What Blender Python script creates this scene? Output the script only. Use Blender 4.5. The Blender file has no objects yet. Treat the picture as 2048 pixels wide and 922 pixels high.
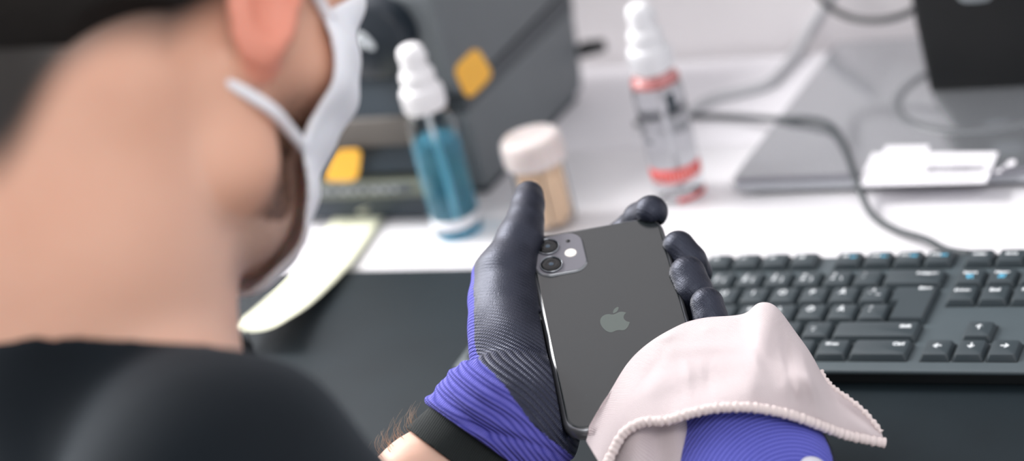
import bpy, bmesh, math, random
import numpy as np
from mathutils import Vector, Matrix
import openvdb
random.seed(7)
rng = np.random.default_rng(7)
S = 0.001                                   # everything is planned in millimetres

# ------------------------------------------------------------------ camera (solved from the keyboard grid)
F0 = 4500.0
CW = np.array([689.211, -1035.330, 621.007])
RW = np.array([[0.87947543, 0.41415963, -0.23450964],
               [-0.02273999, -0.45559692, -0.88989569],
               [-0.47540074, 0.78797414, -0.39126831]])
U_, s_, V_ = np.linalg.svd(RW); RW = U_ @ V_

def ray(px, py, dep):
    return CW + RW.T @ (np.array([(px - 1024) / F0, (py - 461) / F0, 1.0]) * dep)
def ray_plane(px, py, p0, n):
    d = RW.T @ np.array([(px - 1024) / F0, (py - 461) / F0, 1.0])
    s = ((np.array(p0, float) - CW) @ n) / (d @ n)
    return CW + d * s, s
def onz(px, py, z=0.0): return ray_plane(px, py, (0, 0, z), np.array([0, 0, 1.0]))[0]
def onx(px, py, x): return ray_plane(px, py, (x, 0, 0), np.array([1.0, 0, 0]))[0]
def ony(px, py, y): return ray_plane(px, py, (0, y, 0), np.array([0, 1.0, 0]))[0]

# phone frame
PM = np.array([[0.85888831, -0.45691396, 0.23138819], [0.50490947, 0.83115083, -0.23292643], [-0.08589114, 0.31688788, 0.94456592]])
PC = np.array([175.225, -105.9875, 102.958])
def phdep(px, py, z=0.0): return ray_plane(px, py, PC + PM[:, 2] * z, PM[:, 2])[1]
# keyboard frame
TK = math.radians(3.5)
KM = np.array([[1, 0, 0], [0, math.cos(TK), -math.sin(TK)], [0, math.sin(TK), math.cos(TK)]])
KO = np.array([0, -15, -16.0])

cam = bpy.data.cameras.new('camera'); cam_o = bpy.data.objects.new('camera', cam)
bpy.context.scene.collection.objects.link(cam_o)
cam.sensor_width = 36; cam.lens = F0 / 2048 * 36
cam.clip_start = 0.05; cam.clip_end = 50
m = np.eye(4); m[:3, 0] = RW[0]; m[:3, 1] = -RW[1]; m[:3, 2] = -RW[2]; m[:3, 3] = CW * S
cam_o.matrix_world = Matrix(m.tolist())
cam.dof.use_dof = True; cam.dof.focus_distance = 1.162; cam.dof.aperture_fstop = 3.5
bpy.context.scene.camera = cam_o

# ------------------------------------------------------------------ materials
def lin(c):
    if isinstance(c, str):
        c = [int(c[i:i + 2], 16) / 255 for i in (0, 2, 4)]
        c = [x / 12.92 if x <= 0.04045 else ((x + 0.055) / 1.055) ** 2.4 for x in c]
    return (c[0], c[1], c[2], 1)
class Mt:
    def __init__(s, name, col='808080', rough=0.5, metal=0.0, **kw):
        s.m = bpy.data.materials.new(name); s.m.use_nodes = True
        s.t = s.m.node_tree; s.b = s.t.nodes['Principled BSDF']
        s.b.inputs['Base Color'].default_value = lin(col)
        s.b.inputs['Roughness'].default_value = rough
        s.b.inputs['Metallic'].default_value = metal
        for k, v in kw.items(): s.b.inputs[k.replace('_', ' ')].default_value = v
    def n(s, typ, **kw):
        x = s.t.nodes.new(typ)
        for k, v in kw.items(): setattr(x, k, v)
        return x
    def l(s, a, b): s.t.links.new(a, b)
    def coord(s): return s.n('ShaderNodeTexCoord').outputs['Object']
    def noise(s, scale, detail=3.0, rough=0.5, vec=None):
        x = s.n('ShaderNodeTexNoise'); x.inputs['Scale'].default_value = scale
        x.inputs['Detail'].default_value = detail; x.inputs['Roughness'].default_value = rough
        s.l(vec or s.coord(), x.inputs['Vector']); return x.outputs['Fac']
    def math(s, op, a, b=None, c=None):
        x = s.n('ShaderNodeMath', operation=op)
        for i, v in enumerate((a, b, c)):
            if v is None: continue
            if isinstance(v, (int, float)): x.inputs[i].default_value = v
            else: s.l(v, x.inputs[i])
        return x.outputs[0]
    def ramp(s, fac, stops):
        x = s.n('ShaderNodeValToRGB'); e = x.color_ramp.elements
        while len(e) < len(stops): e.new(0.5)
        for el, (p, c) in zip(e, stops): el.position = p; el.color = lin(c)
        s.l(fac, x.inputs[0]); return x.outputs[0]
    def mix(s, fac, a, b):
        x = s.n('ShaderNodeMix', data_type='RGBA')
        if isinstance(fac, (int, float)): x.inputs[0].default_value = fac
        else: s.l(fac, x.inputs[0])
        for i, v in ((6, a), (7, b)):
            if isinstance(v, (str, tuple)): x.inputs[i].default_value = lin(v)
            else: s.l(v, x.inputs[i])
        return x.outputs[2]
    def col(s, o): s.l(o, s.b.inputs['Base Color'])
    def rough(s, o): s.l(o, s.b.inputs['Roughness'])
    def bump(s, h, strength=0.5, dist=0.001):
        x = s.n('ShaderNodeBump'); x.inputs['Strength'].default_value = strength; x.inputs['Distance'].default_value = dist
        s.l(h, x.inputs['Height']); s.l(x.outputs[0], s.b.inputs['Normal'])
    def attr(s, name): return s.n('ShaderNodeAttribute', attribute_name=name).outputs['Fac']

def plain(name, col, rough=0.5, metal=0.0, var=0.06, bscale=900, bstr=0.15, **kw):
    """base colour with a faint mottling and a fine surface grain"""
    M = Mt(name, col, rough, metal, **kw)
    c = lin(col); lo = tuple(x * (1 - var) for x in c[:3]); hi = tuple(min(1, x * (1 + var)) for x in c[:3])
    M.col(M.mix(M.noise(60, 4), lo, hi))
    if bstr: M.bump(M.noise(bscale, 2), bstr, 0.0001)
    return M.m

# ------------------------------------------------------------------ object helpers
C = bpy.context.scene.collection
def link(name, mesh, mat, parent=None, anchor=None):
    o = bpy.data.objects.new(name, mesh); C.objects.link(o)
    if mat is not None:
        for mm in (mat if isinstance(mat, (list, tuple)) else [mat]): mesh.materials.append(mm)
    if anchor is not None: o.location = Vector(np.array(anchor) * S)
    if parent is not None: o.parent = parent
    return o
def from_pd(name, verts, faces, mat, parent=None, anchor=(0, 0, 0), smooth=True, mats=None):
    """verts in mm (world, or local to the parent), faces index lists"""
    me = bpy.data.meshes.new(name)
    v = (np.array(verts, float) - np.array(anchor, float)) * S
    me.from_pydata(v.tolist(), [], [list(map(int, f)) for f in faces]); me.update()
    bm = bmesh.new(); bm.from_mesh(me); bmesh.ops.recalc_face_normals(bm, faces=bm.faces); bm.to_mesh(me); bm.free()
    for p in me.polygons: p.use_smooth = smooth
    if mats is not None:
        for p, k in zip(me.polygons, mats): p.material_index = k
    return link(name, me, mat, parent, anchor)
def from_bm(name, bm, mat, parent=None, anchor=(0, 0, 0), smooth=False, auto=None):
    me = bpy.data.meshes.new(name)
    a = Vector(anchor)
    for v in bm.verts: v.co = (v.co - a) * S
    bmesh.ops.recalc_face_normals(bm, faces=bm.faces)
    bm.to_mesh(me); bm.free()
    for p in me.polygons: p.use_smooth = smooth
    if auto:
        for p in me.polygons: p.use_smooth = True
        me.set_sharp_from_angle(angle=math.radians(auto))
    return link(name, me, mat, parent, anchor)
def empty(name, loc, label, cat, rot=None, group=None):
    o = bpy.data.objects.new(name, None); C.objects.link(o); o.empty_display_size = 0.02
    o.location = Vector(np.array(loc) * S)
    if rot is not None: o.rotation_euler = Matrix(np.array(rot).tolist()).to_euler()
    return tag(o, label, cat, group)
def tag(o, label=None, cat=None, group=None, kind=None):
    if label: o['label'] = label
    if cat: o['category'] = cat
    if group: o['group'] = group
    if kind: o['kind'] = kind
    return o
def bbox(bm, lo, hi, bev=0.0, seg=2):
    r = bmesh.ops.create_cube(bm, size=1.0); vs = r['verts']
    lo = Vector(lo); hi = Vector(hi)
    for v in vs: v.co = Vector([(lo[i] + hi[i]) / 2 + v.co[i] * (hi[i] - lo[i]) for i in range(3)])
    if bev > 0:
        es = list({e for v in vs for e in v.link_edges})
        bmesh.ops.bevel(bm, geom=es, offset=bev, segments=seg, profile=0.5, affect='EDGES')
    return bm
def box(name, lo, hi, mat, parent=None, bev=0.0, seg=2, anchor=None):
    bm = bmesh.new(); bbox(bm, lo, hi, bev, seg)
    if anchor is None: anchor = ((lo[0] + hi[0]) / 2, (lo[1] + hi[1]) / 2, lo[2])
    return from_bm(name, bm, mat, parent, anchor, auto=40)
def lathe_pd(prof, seg=48, cx=0, cy=0, close=True):
    vs, fs = [], []
    for r, z in prof:
        for i in range(seg):
            a = 2 * math.pi * i / seg; vs.append((cx + r * math.cos(a), cy + r * math.sin(a), z))
    for j in range(len(prof) - 1):
        for i in range(seg):
            k = (i + 1) % seg; fs.append((j * seg + i, j * seg + k, (j + 1) * seg + k, (j + 1) * seg + i))
    if close:
        fs.append(tuple(range(seg))[::-1]); fs.append(tuple((len(prof) - 1) * seg + i for i in range(seg)))
    return vs, fs
def lathe(name, prof, mat, parent=None, c=(0, 0), seg=48, close=True, auto=35):
    v, f = lathe_pd(prof, seg, c[0], c[1], close)
    o = from_pd(name, v, f, mat, parent, (c[0], c[1], prof[0][1]))
    o.data.set_sharp_from_angle(angle=math.radians(auto)); return o
def catmull(pts, n=8):
    P = [np.array(p, float) for p in pts]; P = [2 * P[0] - P[1]] + P + [2 * P[-1] - P[-2]]
    out = []
    for i in range(1, len(P) - 2):
        for k in range(n):
            t = k / n; a, b, c, d = P[i - 1:i + 3]
            out.append(0.5 * ((2 * b) + (-a + c) * t + (2 * a - 5 * b + 4 * c - d) * t * t + (-a + 3 * b - 3 * c + d) * t ** 3))
    out.append(P[-2]); return out
def tube_pd(path, r, seg=10, flat=None):
    P = [np.array(p, float) for p in path]; n = len(P); vs, fs = [], []
    T = [(P[min(i + 1, n - 1)] - P[max(i - 1, 0)]) for i in range(n)]; T = [t / (np.linalg.norm(t) + 1e-9) for t in T]
    u = np.cross(T[0], [0, 0, 1.0]);
    if np.linalg.norm(u) < 1e-3: u = np.cross(T[0], [1.0, 0, 0])
    for i in range(n):
        u = u - T[i] * (u @ T[i]); u /= np.linalg.norm(u); w = np.cross(T[i], u)
        ri = r[i] if hasattr(r, '__len__') else r
        for k in range(seg):
            a = 2 * math.pi * k / seg; vs.append(P[i] + ri * (math.cos(a) * u + math.sin(a) * w * (flat or 1)))
    for i in range(n - 1):
        for k in range(seg):
            j = (k + 1) % seg; fs.append((i * seg + k, i * seg + j, (i + 1) * seg + j, (i + 1) * seg + k))
    fs.append(tuple(range(seg))[::-1]); fs.append(tuple((n - 1) * seg + k for k in range(seg)))
    return vs, fs
def tube(name, path, r, mat, parent=None, seg=10, anchor=None, flat=None):
    v, f = tube_pd(path, r, seg, flat)
    return from_pd(name, v, f, mat, parent, anchor if anchor is not None else (path[0] if parent is None else (0, 0, 0)))
def rrect(w, h, r, n=8):
    pts = []
    for cx, cy, a0 in ((w / 2 - r, h / 2 - r, 0), (-w / 2 + r, h / 2 - r, 90), (-w / 2 + r, -h / 2 + r, 180), (w / 2 - r, -h / 2 + r, 270)):
        for i in range(n + 1):
            a = math.radians(a0 + 90 * i / n); pts.append((cx + r * math.cos(a), cy + r * math.sin(a)))
    return pts
def rings_pd(rings):
    """stack of equal-length 3D loops, capped"""
    n = len(rings[0]); vs = [p for r in rings for p in r]; fs = []
    for j in range(len(rings) - 1):
        for i in range(n):
            k = (i + 1) % n; fs.append((j * n + i, j * n + k, (j + 1) * n + k, (j + 1) * n + i))
    fs.append(tuple(range(n))[::-1]); fs.append(tuple((len(rings) - 1) * n + i for i in range(n)))
    return vs, fs
def poly_plate(name, pts, z0, z1, mat, parent=None, smooth=False):
    """extruded flat outline"""
    v, f = rings_pd([[(x, y, z0) for x, y in pts], [(x, y, z1) for x, y in pts]])
    return from_pd(name, v, f, mat, parent, smooth=smooth)

# ------------------------------------------------------------------ volume sculpting (signed distance fields, world mm)
class Vol:
    def __init__(s, lo, hi, h, big=30.0):
        s.lo = np.floor(np.array(lo, float) / h) * h; s.h = h
        s.n = (np.ceil((np.array(hi) - s.lo) / h)).astype(int) + 1
        s.a = np.full(s.n, big, np.float32); s.big = big
    def sub(s, lo, hi):
        i0 = np.clip(((np.array(lo) - s.lo) / s.h).astype(int) - 1, 0, s.n); i1 = np.clip(((np.array(hi) - s.lo) / s.h).astype(int) + 2, 0, s.n)
        sl = tuple(slice(a, b) for a, b in zip(i0, i1))
        ax = [(s.lo[k] + s.h * np.arange(i0[k], i1[k])).astype(np.float32) for k in range(3)]
        return sl, np.meshgrid(*ax, indexing='ij', sparse=True)
    def put(s, sl, d, k, neg=False):
        a = s.a[sl]
        if a.size == 0: return
        if neg:
            d = -d; h = np.clip(0.5 - 0.5 * (a - d) / k, 0, 1); s.a[sl] = a * (1 - h) + d * h + k * h * (1 - h)
        else:
            h = np.clip(0.5 + 0.5 * (a - d) / k, 0, 1); s.a[sl] = a * (1 - h) + d * h - k * h * (1 - h)
    def cap(s, a, b, ra, rb=None, k=6.0, neg=False, flat=None):
        """tapered capsule a->b; flat=(axis, factor) squashes along a unit axis"""
        a = np.array(a, float); b = np.array(b, float); rb = ra if rb is None else rb; R = max(ra, rb) + k + 8
        sl, (X, Y, Z) = s.sub(np.minimum(a, b) - R, np.maximum(a, b) + R)
        ab = b - a; L = ab @ ab + 1e-9
        px, py, pz = X - a[0], Y - a[1], Z - a[2]
        t = np.clip((px * ab[0] + py * ab[1] + pz * ab[2]) / L, 0, 1)
        qx, qy, qz = px - t * ab[0], py - t * ab[1], pz - t * ab[2]
        q2 = qx * qx + qy * qy + qz * qz
        if flat is not None:
            n, f = np.array(flat[0], float), flat[1]; n = n / np.linalg.norm(n); qn = qx * n[0] + qy * n[1] + qz * n[2]
            q2 = q2 + qn * qn * (1 / f ** 2 - 1)
        s.put(sl, (np.sqrt(q2) - (ra + (rb - ra) * t)) * (1 if flat is None else min(1, flat[1] + .15)), k, neg)
    def chain(s, pts, rs, k=6.0, flat=None):
        for i in range(len(pts) - 1): s.cap(pts[i], pts[i + 1], rs[i], rs[i + 1], k, flat=flat)
    def ell(s, c, r, M=np.eye(3), k=8.0, neg=False):
        """ellipsoid, M columns = its axes"""
        c = np.array(c, float); R = max(r) + k + 8
        sl, (X, Y, Z) = s.sub(c - R, c + R)
        px, py, pz = X - c[0], Y - c[1], Z - c[2]; k0 = 0; k1 = 0
        for i in range(3):
            u = px * M[0, i] + py * M[1, i] + pz * M[2, i]; k0 = k0 + (u / r[i]) ** 2; k1 = k1 + (u / r[i] ** 2) ** 2
        k0 = np.sqrt(k0); k1 = np.sqrt(k1) + 1e-6
        s.put(sl, k0 * (k0 - 1) / k1, k, neg)
    def grid(s): return s.sub(s.lo, s.lo + s.h * s.n)[1]
    def mesh(s, name, mat, parent=None, anchor=(0, 0, 0), attrs=None, smooth_it=0):
        s.a[[0, -1]] = np.maximum(s.a[[0, -1]], 1); s.a[:, [0, -1]] = np.maximum(s.a[:, [0, -1]], 1); s.a[:, :, [0, -1]] = np.maximum(s.a[:, :, [0, -1]], 1)
        g = openvdb.FloatGrid(s.big); g.copyFromArray(s.a, tolerance=0.0)
        P, Q = g.convertToQuads(0.0)
        P = P.astype(float) * s.h + s.lo
        me = bpy.data.meshes.new(name)
        v = (P - np.array(anchor, float)) * S
        me.vertices.add(len(v)); me.vertices.foreach_set('co', v.ravel())
        Q = Q[:, ::-1]
        me.loops.add(Q.size); me.loops.foreach_set('vertex_index', Q.ravel().astype(np.int32))
        me.polygons.add(len(Q)); me.polygons.foreach_set('loop_start', np.arange(0, Q.size, 4, dtype=np.int32))
        me.polygons.foreach_set('loop_total', np.full(len(Q), 4, np.int32)); me.update(calc_edges=True); me.validate()
        # outward normals
        if len(Q):
            vol = np.einsum('ij,ij->i', P[Q[:, 0]], np.cross(P[Q[:, 1]], P[Q[:, 2]])).sum()
            if vol < 0: me.flip_normals()
        for p in me.polygons: p.use_smooth = True
        P = np.array([vv.co for vv in me.vertices]) / S + np.array(anchor, float)
        for an, fn in (attrs or {}).items():
            at = me.attributes.new(an, 'FLOAT', 'POINT'); at.data.foreach_set('value', fn(P).astype(np.float32))
        o = link(name, me, mat, parent, anchor)
        if smooth_it:
            sm = o.modifiers.new('smooth', 'SMOOTH'); sm.factor = 0.5; sm.iterations = smooth_it
        return o
def sdf_at(V, P):
    g = (P - V.lo) / V.h; i = np.clip(np.floor(g).astype(int), 0, V.n - 2); t = np.clip(g - i, 0, 1); o = 0
    for a in (0, 1):
        for b in (0, 1):
            for c in (0, 1):
                w_ = (t[:, 0] if a else 1 - t[:, 0]) * (t[:, 1] if b else 1 - t[:, 1]) * (t[:, 2] if c else 1 - t[:, 2]); o = o + w_ * V.a[i[:, 0] + a, i[:, 1] + b, i[:, 2] + c]
    inside = np.all((g > 0) & (g < V.n - 1), axis=1); return np.where(inside, o, 20)
def sstep(a, b, x): t = np.clip((x - a) / (b - a), 0, 1); return t * t * (3 - 2 * t)

# ================================================================== THE ROOM
wall_m = plain('wall_paint', 'f3eff1', 0.8, var=0.02, bscale=300, bstr=0.05)
floor_m = plain('floor_vinyl', '8d8f92', 0.6, var=0.08)
o = box('floor', (-2500, -2600, -745), (2600, 560, -740), floor_m); tag(o, kind='structure')
o = box('wall_back', (-2500, 530, -740), (2600, 560, 1700), wall_m); tag(o, kind='structure')

# desk
desk_m = Mt('white_laminate', 'e6e4e8', 0.35); desk_m.col(desk_m.mix(desk_m.noise(25, 5), 'e2e1e6', 'eae8eb')); desk_m.bump(desk_m.noise(1500, 2), 0.04, 0.0001); desk_m = desk_m.m
rear_m = plain('rear_strip_grey', 'e0dee3', 0.5, var=0.02)  # rear strip of the desk top, coloured slightly greyer
leg_m = plain('desk_leg_steel', '9a9da0', 0.4, 0.6)
desk = empty('desk', (100, 160, -740), 'long white laminate desk with a greyer rear strip along the wall', 'desk')
box('worktop', (-800, -350, 712), (900, 192, 738), desk_m, desk, 1.5)
box('rear_strip', (-800, 193, 712), (900, 360, 738), rear_m, desk, 1.2)
for x in (-760, 860):
    for y in (-320, 330): box('leg', (x - 22, y - 22, 0), (x + 22, y + 22, 712), leg_m, desk, 3)

# dark mat
mat_m = Mt('dark_desk_mat', '2b363c', 0.62); mat_m.b.inputs['Specular IOR Level'].default_value = 0.22
mat_m.col(mat_m.mix(mat_m.noise(18, 6, 0.6), '10191e', '1b262c')); mat_m.bump(mat_m.noise(2200, 2), 0.12, 0.0002); mat_m = mat_m.m
mat = box('desk_mat', (-480, -186, -2), (640, 159, 0), mat_m, None, 0.8)
tag(mat, 'dark slate desk mat covering the front of the white desk under the keyboard', 'desk mat')

# ================================================================== KEYBOARD
kbd = empty('keyboard', (0, 0, 0), 'wide black office keyboard lying on the dark mat behind the phone', 'keyboard', rot=KM)
def kl(X, Y, Z): return (X - KO[0], Y - KO[1], Z - KO[2])
kb_m = plain('keyboard_plastic', '4b555a', 0.42, var=0.08, bscale=2500, bstr=0.25)
key_m = plain('keycap_plastic', '374045', 0.40, var=0.06, bscale=2500, bstr=0.2)
leg_w = Mt('legend_white', 'e6ebee', 0.5).m
leg_b = Mt('legend_blue', '62c4ea', 0.5).m
KW = 18.55 * 19 + 4 * 19 + 6
bm = bmesh.new(); a = kl(-4, -11, -7.2); b = kl(KW, 114, -4.2); bbox(bm, a, b, 1.3, 3)
from_bm('top_plate', bm, kb_m, kbd, a, auto=40)
kb_shade_m = plain('keyboard_shade_black', '101417', 0.6)  # near-black: shade below the top plate's front lip put into the shell's colour
bm = bmesh.new(); a = kl(-1, -6.5, -16); b = kl(KW - 3, 112, -7); bbox(bm, a, b, 1.0, 2)
from_bm('bottom_shell', bm, kb_shade_m, kbd, a, auto=40)
for fx in (30, 380):
    box('foot', kl(fx, 92, -22), kl(fx + 34, 104, -15), kb_m, kbd, 1)
GAP_SHADE = []
def keycap(x0, y0, w, h):
    """cell in key units -> tapered cap with dished, rounded top; returns the object"""
    X0, Y0, X1, Y1 = x0 * 19, y0 * 19 - 2.6, (x0 + w) * 19, (y0 + h) * 19 - 2.6; GAP_SHADE.append((X0, Y0, X1, Y1))
    cx, cy = (X0 + X1) / 2, (Y0 + Y1) / 2 - 0.1
    W, H = X1 - X0, Y1 - Y0
    rings = []
    for z, ins, r in ((-4.4, 0.9, 1.0), (-3.9, 0.9, 1.0), (-0.9, 2.0, 1.6), (-0.25, 2.25, 1.7), (0.0, 2.9, 1.6)):
        rings.append([(cx + p[0], cy + p[1] + (0.2 if z > -1 else 0), z) for p in rrect(W - 2 * ins, H - 2 * ins, r, 4)])
    v, f = rings_pd(rings); v = [kl(*p) for p in v]
    o = from_pd('key', v, f, key_m, kbd, kl(cx, cy, -4.4), smooth=True); o.data.set_sharp_from_angle(angle=math.radians(35))
    return o, cx, cy, W, H
def legend(o, cx, cy, txt, dx, dy, size=3.4, mt=None):
    if not txt: return
    cu = bpy.data.curves.new('legend', 'FONT'); cu.body = txt; cu.size = size * S * 1.45; cu.align_x = 'CENTER'; cu.align_y = 'CENTER'
    cu.extrude = 0.00003; cu.offset = 0.00016; cu.materials.append(mt or leg_w)
    tmp = bpy.data.objects.new('tmp', cu); C.objects.link(tmp)
    me = bpy.data.meshes.new_from_object(tmp); bpy.data.objects.remove(tmp); bpy.data.curves.remove(cu)
    me.name = 'legend'; t = bpy.data.objects.new('legend', me); C.objects.link(t); t.parent = o
    t.location = Vector((dx * S, dy * S, (4.4 + 0.04) * S)); return t
def icon(o, dx, dy, kind=0):
    """small blue media symbol printed on a key"""
    bm = bmesh.new()
    def pl(pts):
        vs = [bm.verts.new((x + dx, y + dy, 4.45)) for x, y in pts]; bm.faces.new(vs)
    if kind == 0: pl([(-2, -1.2), (-2, 1.2), (0, 0)]); pl([(0.2, -1.2), (0.2, 1.2), (2.2, 0)])
    elif kind == 1: pl([(-1.4, -1.3), (-1.4, 1.3), (1.2, 0)]); pl([(1.5, -1.2), (2.1, -1.2), (2.1, 1.2), (1.5, 1.2)])
    else: pl([(-2.1, -1.0), (-0.9, -1.0), (-0.9, 1.0), (-2.1, 1.0)]); pl([(-0.7, 0), (1.0, -1.5), (1.0, 1.5)]); pl([(1.4, -1), (1.9, -1), (1.9, 1), (1.4, 1)])
    for v in bm.verts: v.co = v.co
    ob = from_bm('symbol', bm, leg_b, o); return ob
def row(x, y, items, h=1.0):
    for it in items:
        if isinstance(it, (int, float)): x += it; continue
        w, lg = it
        o, cx, cy, W, H = keycap(x, y, w, h)
        for L in lg:
            if L[0] == 'icon': icon(o, L[1], L[2], L[3])
            else: legend(o, cx, cy, L[0], L[1], L[2], L[3] if len(L) > 3 else 3.6, L[4] if len(L) > 4 else None)
        x += w
gap_shade_cells = []
ch = lambda c: (1, [(c, -1.2, 2.4, 4.0)])
def tri(a, b, c): return (1, [(a, -2.6, 3.2, 3.2), (b, -2.8, -1.2, 3.2), (c, 2.6, -1.2, 3.0)])
def two(a, b): return (1, [(a, -2.2, 3.2, 3.2), (b, -2.2, -1.0, 3.2)])
fk = lambda i: (1, [('F%d' % i, -2.4, 2.0, 2.6)] + ([('icon', 3.0, 1.2, i % 3)] if i >= 9 else []))
row(0, 5.25, [(1, [('Esc', -1, 1.5, 3.0)]), 1] + [fk(i) for i in (1, 2, 3, 4)] + [0.5] + [fk(i) for i in (5, 6, 7, 8)] + [0.5] + [fk(i) for i in (9, 10, 11, 12)], 0.9)
row(0, 4, [two('½', '§')] + [tri(*t) for t in (('!', '1', ''), ('"', '2', '@'), ('#', '3', '£'), ('¤', '4', '$'), ('%', '5', '€'), ('&', '6', ''), ('/', '7', '{'), ('(', '8', '['), (')', '9', ']'), ('=', '0', '}'), ('?', '+', '\\'), ('`', '´', ''))] + [(2, [('Backspace', 7.5, 3.4, 2.2)])])
row(0, 3, [(1.5, [('Tab', -5, 3, 2.6)])] + [ch(c) for c in 'QWERTYUIOPÅ'] + [(1, [('^', -1.2, 3.4, 3.4), ('¨', -3, -0.4, 3.4), ('~', 2.6, -0.6, 3.4)])])
row(0, 2, [(1.75, [('Caps Lock', -4, 3, 2.2)])] + [ch(c) for c in 'ASDFGHJKLÖÄ'] + [two('*', "'")])
# the tall return key takes two rows
rings = []
X1 = 15 * 19
def ent(ins):
    yt, ym, yb = 4 * 19 - 2.6 - ins, 3 * 19 - 2.6 - ins, 2 * 19 - 2.6 + ins
    xa, xb, xr = 13.5 * 19 + ins, 13.75 * 19 + ins, X1 - ins
    return [(xb, yb), (xr, yb), (xr, yt), (xa, yt), (xa, ym + 2 * ins), (xb, ym + 2 * ins)]
for z, ins in ((-4.4, 0.9), (-3.9, 0.9), (-0.9, 2.0), (0.0, 2.6)): rings.append([kl(x, y, z) for x, y in ent(ins)])
v, f = rings_pd(rings); ecx, ecy = 14.35 * 19, 3 * 19
o = from_pd('key', v, f, key_m, kbd, kl(ecx, ecy, -4.4), smooth=False); legend(o, 0, 0, 'Enter', 4, 12.6, 2.4)
row(0, 1, [(1.25, [('Shift', -4, 3, 2.4)]), two('>', '<')] + [ch(c) for c in 'ZXCVBNM'] + [two(';', ','), two(':', '.'), two('_', '-'), (2.75, [('Shift', 17, 2.6, 2.6)])])
row(0, 0, [(1.5, [('Ctrl', -6, 3, 2.6)]), (1, [('', 0, 0)]), (1.25, [('Alt', -4, 3, 2.6)]), (6.0, []), (1.25, [('Alt Gr', -2, 3, 2.4)]), (1, [('Fn', -2, 3, 2.4)]), (1.1, [('Menu', -1, 3.2, 2.3)]), (1.9, [('Ctrl', 10, 3.2, 2.8)])])
NX = 15.29
row(NX, 5.25, [(1, [('PrtScr', 0, 1.6, 2.2)]), (1, [('ScrLk', 0, 1.6, 2.2)]), (1, [('Pause', 0, 1.6, 2.2)])], 0.9)
row(NX, 4, [(1, [('Insert', -0.6, 3.4, 2.4), ('icon', 0, 0.2, 0), ('icon', 0, -1.8, 1)]), (1, [('Home', -0.6, 3.4, 2.4), ('icon', 0, 0.2, 1), ('icon', 0, -1.8, 0)]), (1, [('Page', -0.6, 3.4, 2.4), ('icon', 0, 0, 2)])])
row(NX, 3, [(1, [('Delete', -0.4, 3, 2.4)]), (1, [('End', -0.4, 3, 2.8)]), (1, [('Page', -0.4, 3, 2.4)])])
row(NX + 1, 1, [(1, [('↑', 0, 1.6, 4.2)])])
row(NX, 0, [(1, [('←', 0, 1.6, 4.2)]), (1, [('↓', 0, 1.6, 4.2)]), (1, [('→', 0, 1.6, 4.2)])])
PX = NX + 3.27
row(PX, 4, [ch('N'), ch('/'), ch('*'), ch('-')]); row(PX, 3, [ch('7'), ch('8'), ch('9')]); row(PX, 2, [ch('4'), ch('5'), ch('6')])
row(PX, 1, [ch('1'), ch('2'), ch('3')]); row(PX, 0, [(2, [('0', -4, 2, 4)]), ch(',')])

GAP_SHADE.append((13.6 * 19, 2 * 19 - 2.6, 15 * 19, 4 * 19 - 2.6))
bm = bmesh.new()
for x0, y0, x1, y1 in GAP_SHADE:
    bbox(bm, kl(x0 + 0.45, y0 + 0.35, -4.6), kl(x1 - 0.45, y1 - 0.45, -4.14))
from_bm('key_gap_shade', bm, kb_shade_m, kbd, kl(0, 0, -4.6))  # dark plates that paint the shade in the gaps around the keys
# ================================================================== MONITOR (stand in view, panel above the frame)
mon_m = Mt('monitor_black', '070a0d', 0.4); mon_m = mon_m.m
base_m = Mt('monitor_base_plastic', '2c3035', 0.15, 0.65); base_m.col(base_m.mix(base_m.noise(40, 4), '9da1a7', 'a6aab0')); base_m.bump(base_m.noise(3000, 2), 0.03, 0.0001); base_m.b.inputs['IOR'].default_value = 2.0
base_m.b.inputs['Coat Weight'].default_value = 1.0; base_m.b.inputs['Coat IOR'].default_value = 1.8; base_m.b.inputs['Coat Roughness'].default_value = 0.2; base_m = base_m.m
edge_m = plain('monitor_base_edge', '74747c', 0.45)
ring_m = plain('swivel_ring_grey', '6f7276', 0.35)
label_m = plain('label_white', 'f2f0f6', 0.55, var=0.02)
print_m = plain('label_print_grey', '77767e', 0.6)
MX, MY = 240, 384
mon = empty('monitor', (MX, MY, -2), 'black monitor stand on a wide dark grey rectangular base with white barcode labels', 'monitor')
def mlo(x, y, z): return (x - MX, y - MY, z + 2)
bx0, bx1, by0, by1 = 87, 395, 262, 505
rings = [[mlo(MX + p[0], (by0 + by1) / 2 + p[1], z) for p in rrect(bx1 - bx0 - 2 * i, by1 - by0 - 2 * i, 4, 4)] for z, i in ((0.5, 2.5), (2.0, 0.4), (9.5, 0.0), (11.3, 1.0), (11.6, 2.2))]
v, f = rings_pd(rings); bo = from_pd('base', v, f, base_m, mon, auto if False else (0, 0, 0)); bo.data.set_sharp_from_angle(angle=math.radians(25))
for fx in (100, 330):
    box('rubber_foot', mlo(fx, by0 + 6, -2), mlo(fx + 60, by0 + 20, 0.6), mon_m, mon)
    box('rubber_foot', mlo(fx, by1 - 20, -2), mlo(fx + 60, by1 - 6, 0.6), mon_m, mon)
box('edge_strip', mlo(bx0 + 3, by0 - 0.6, 7.6), mlo(bx1 - 3, by0 + 3.4, 11.9), edge_m, mon, 1.2)
# swivel ring around the neck
prof = [(67, 0), (67.5, 1.0), (73, 1.2), (74, 0.8), (74.5, 0)]
v, f = lathe_pd([(r, z + 11.4 + 2) for r, z in prof] , 96, 0, 0, close=False)
v = [(x, y + 12, z) for x, y, z in v]; from_pd('swivel_ring', v, f, ring_m, mon)
v, f = lathe_pd([(0.1, 13.8), (66.5, 13.8), (67.5, 13.4)], 96, 0, 12, close=False)
from_pd('swivel_disc', v, f, base_m, mon)
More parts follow.
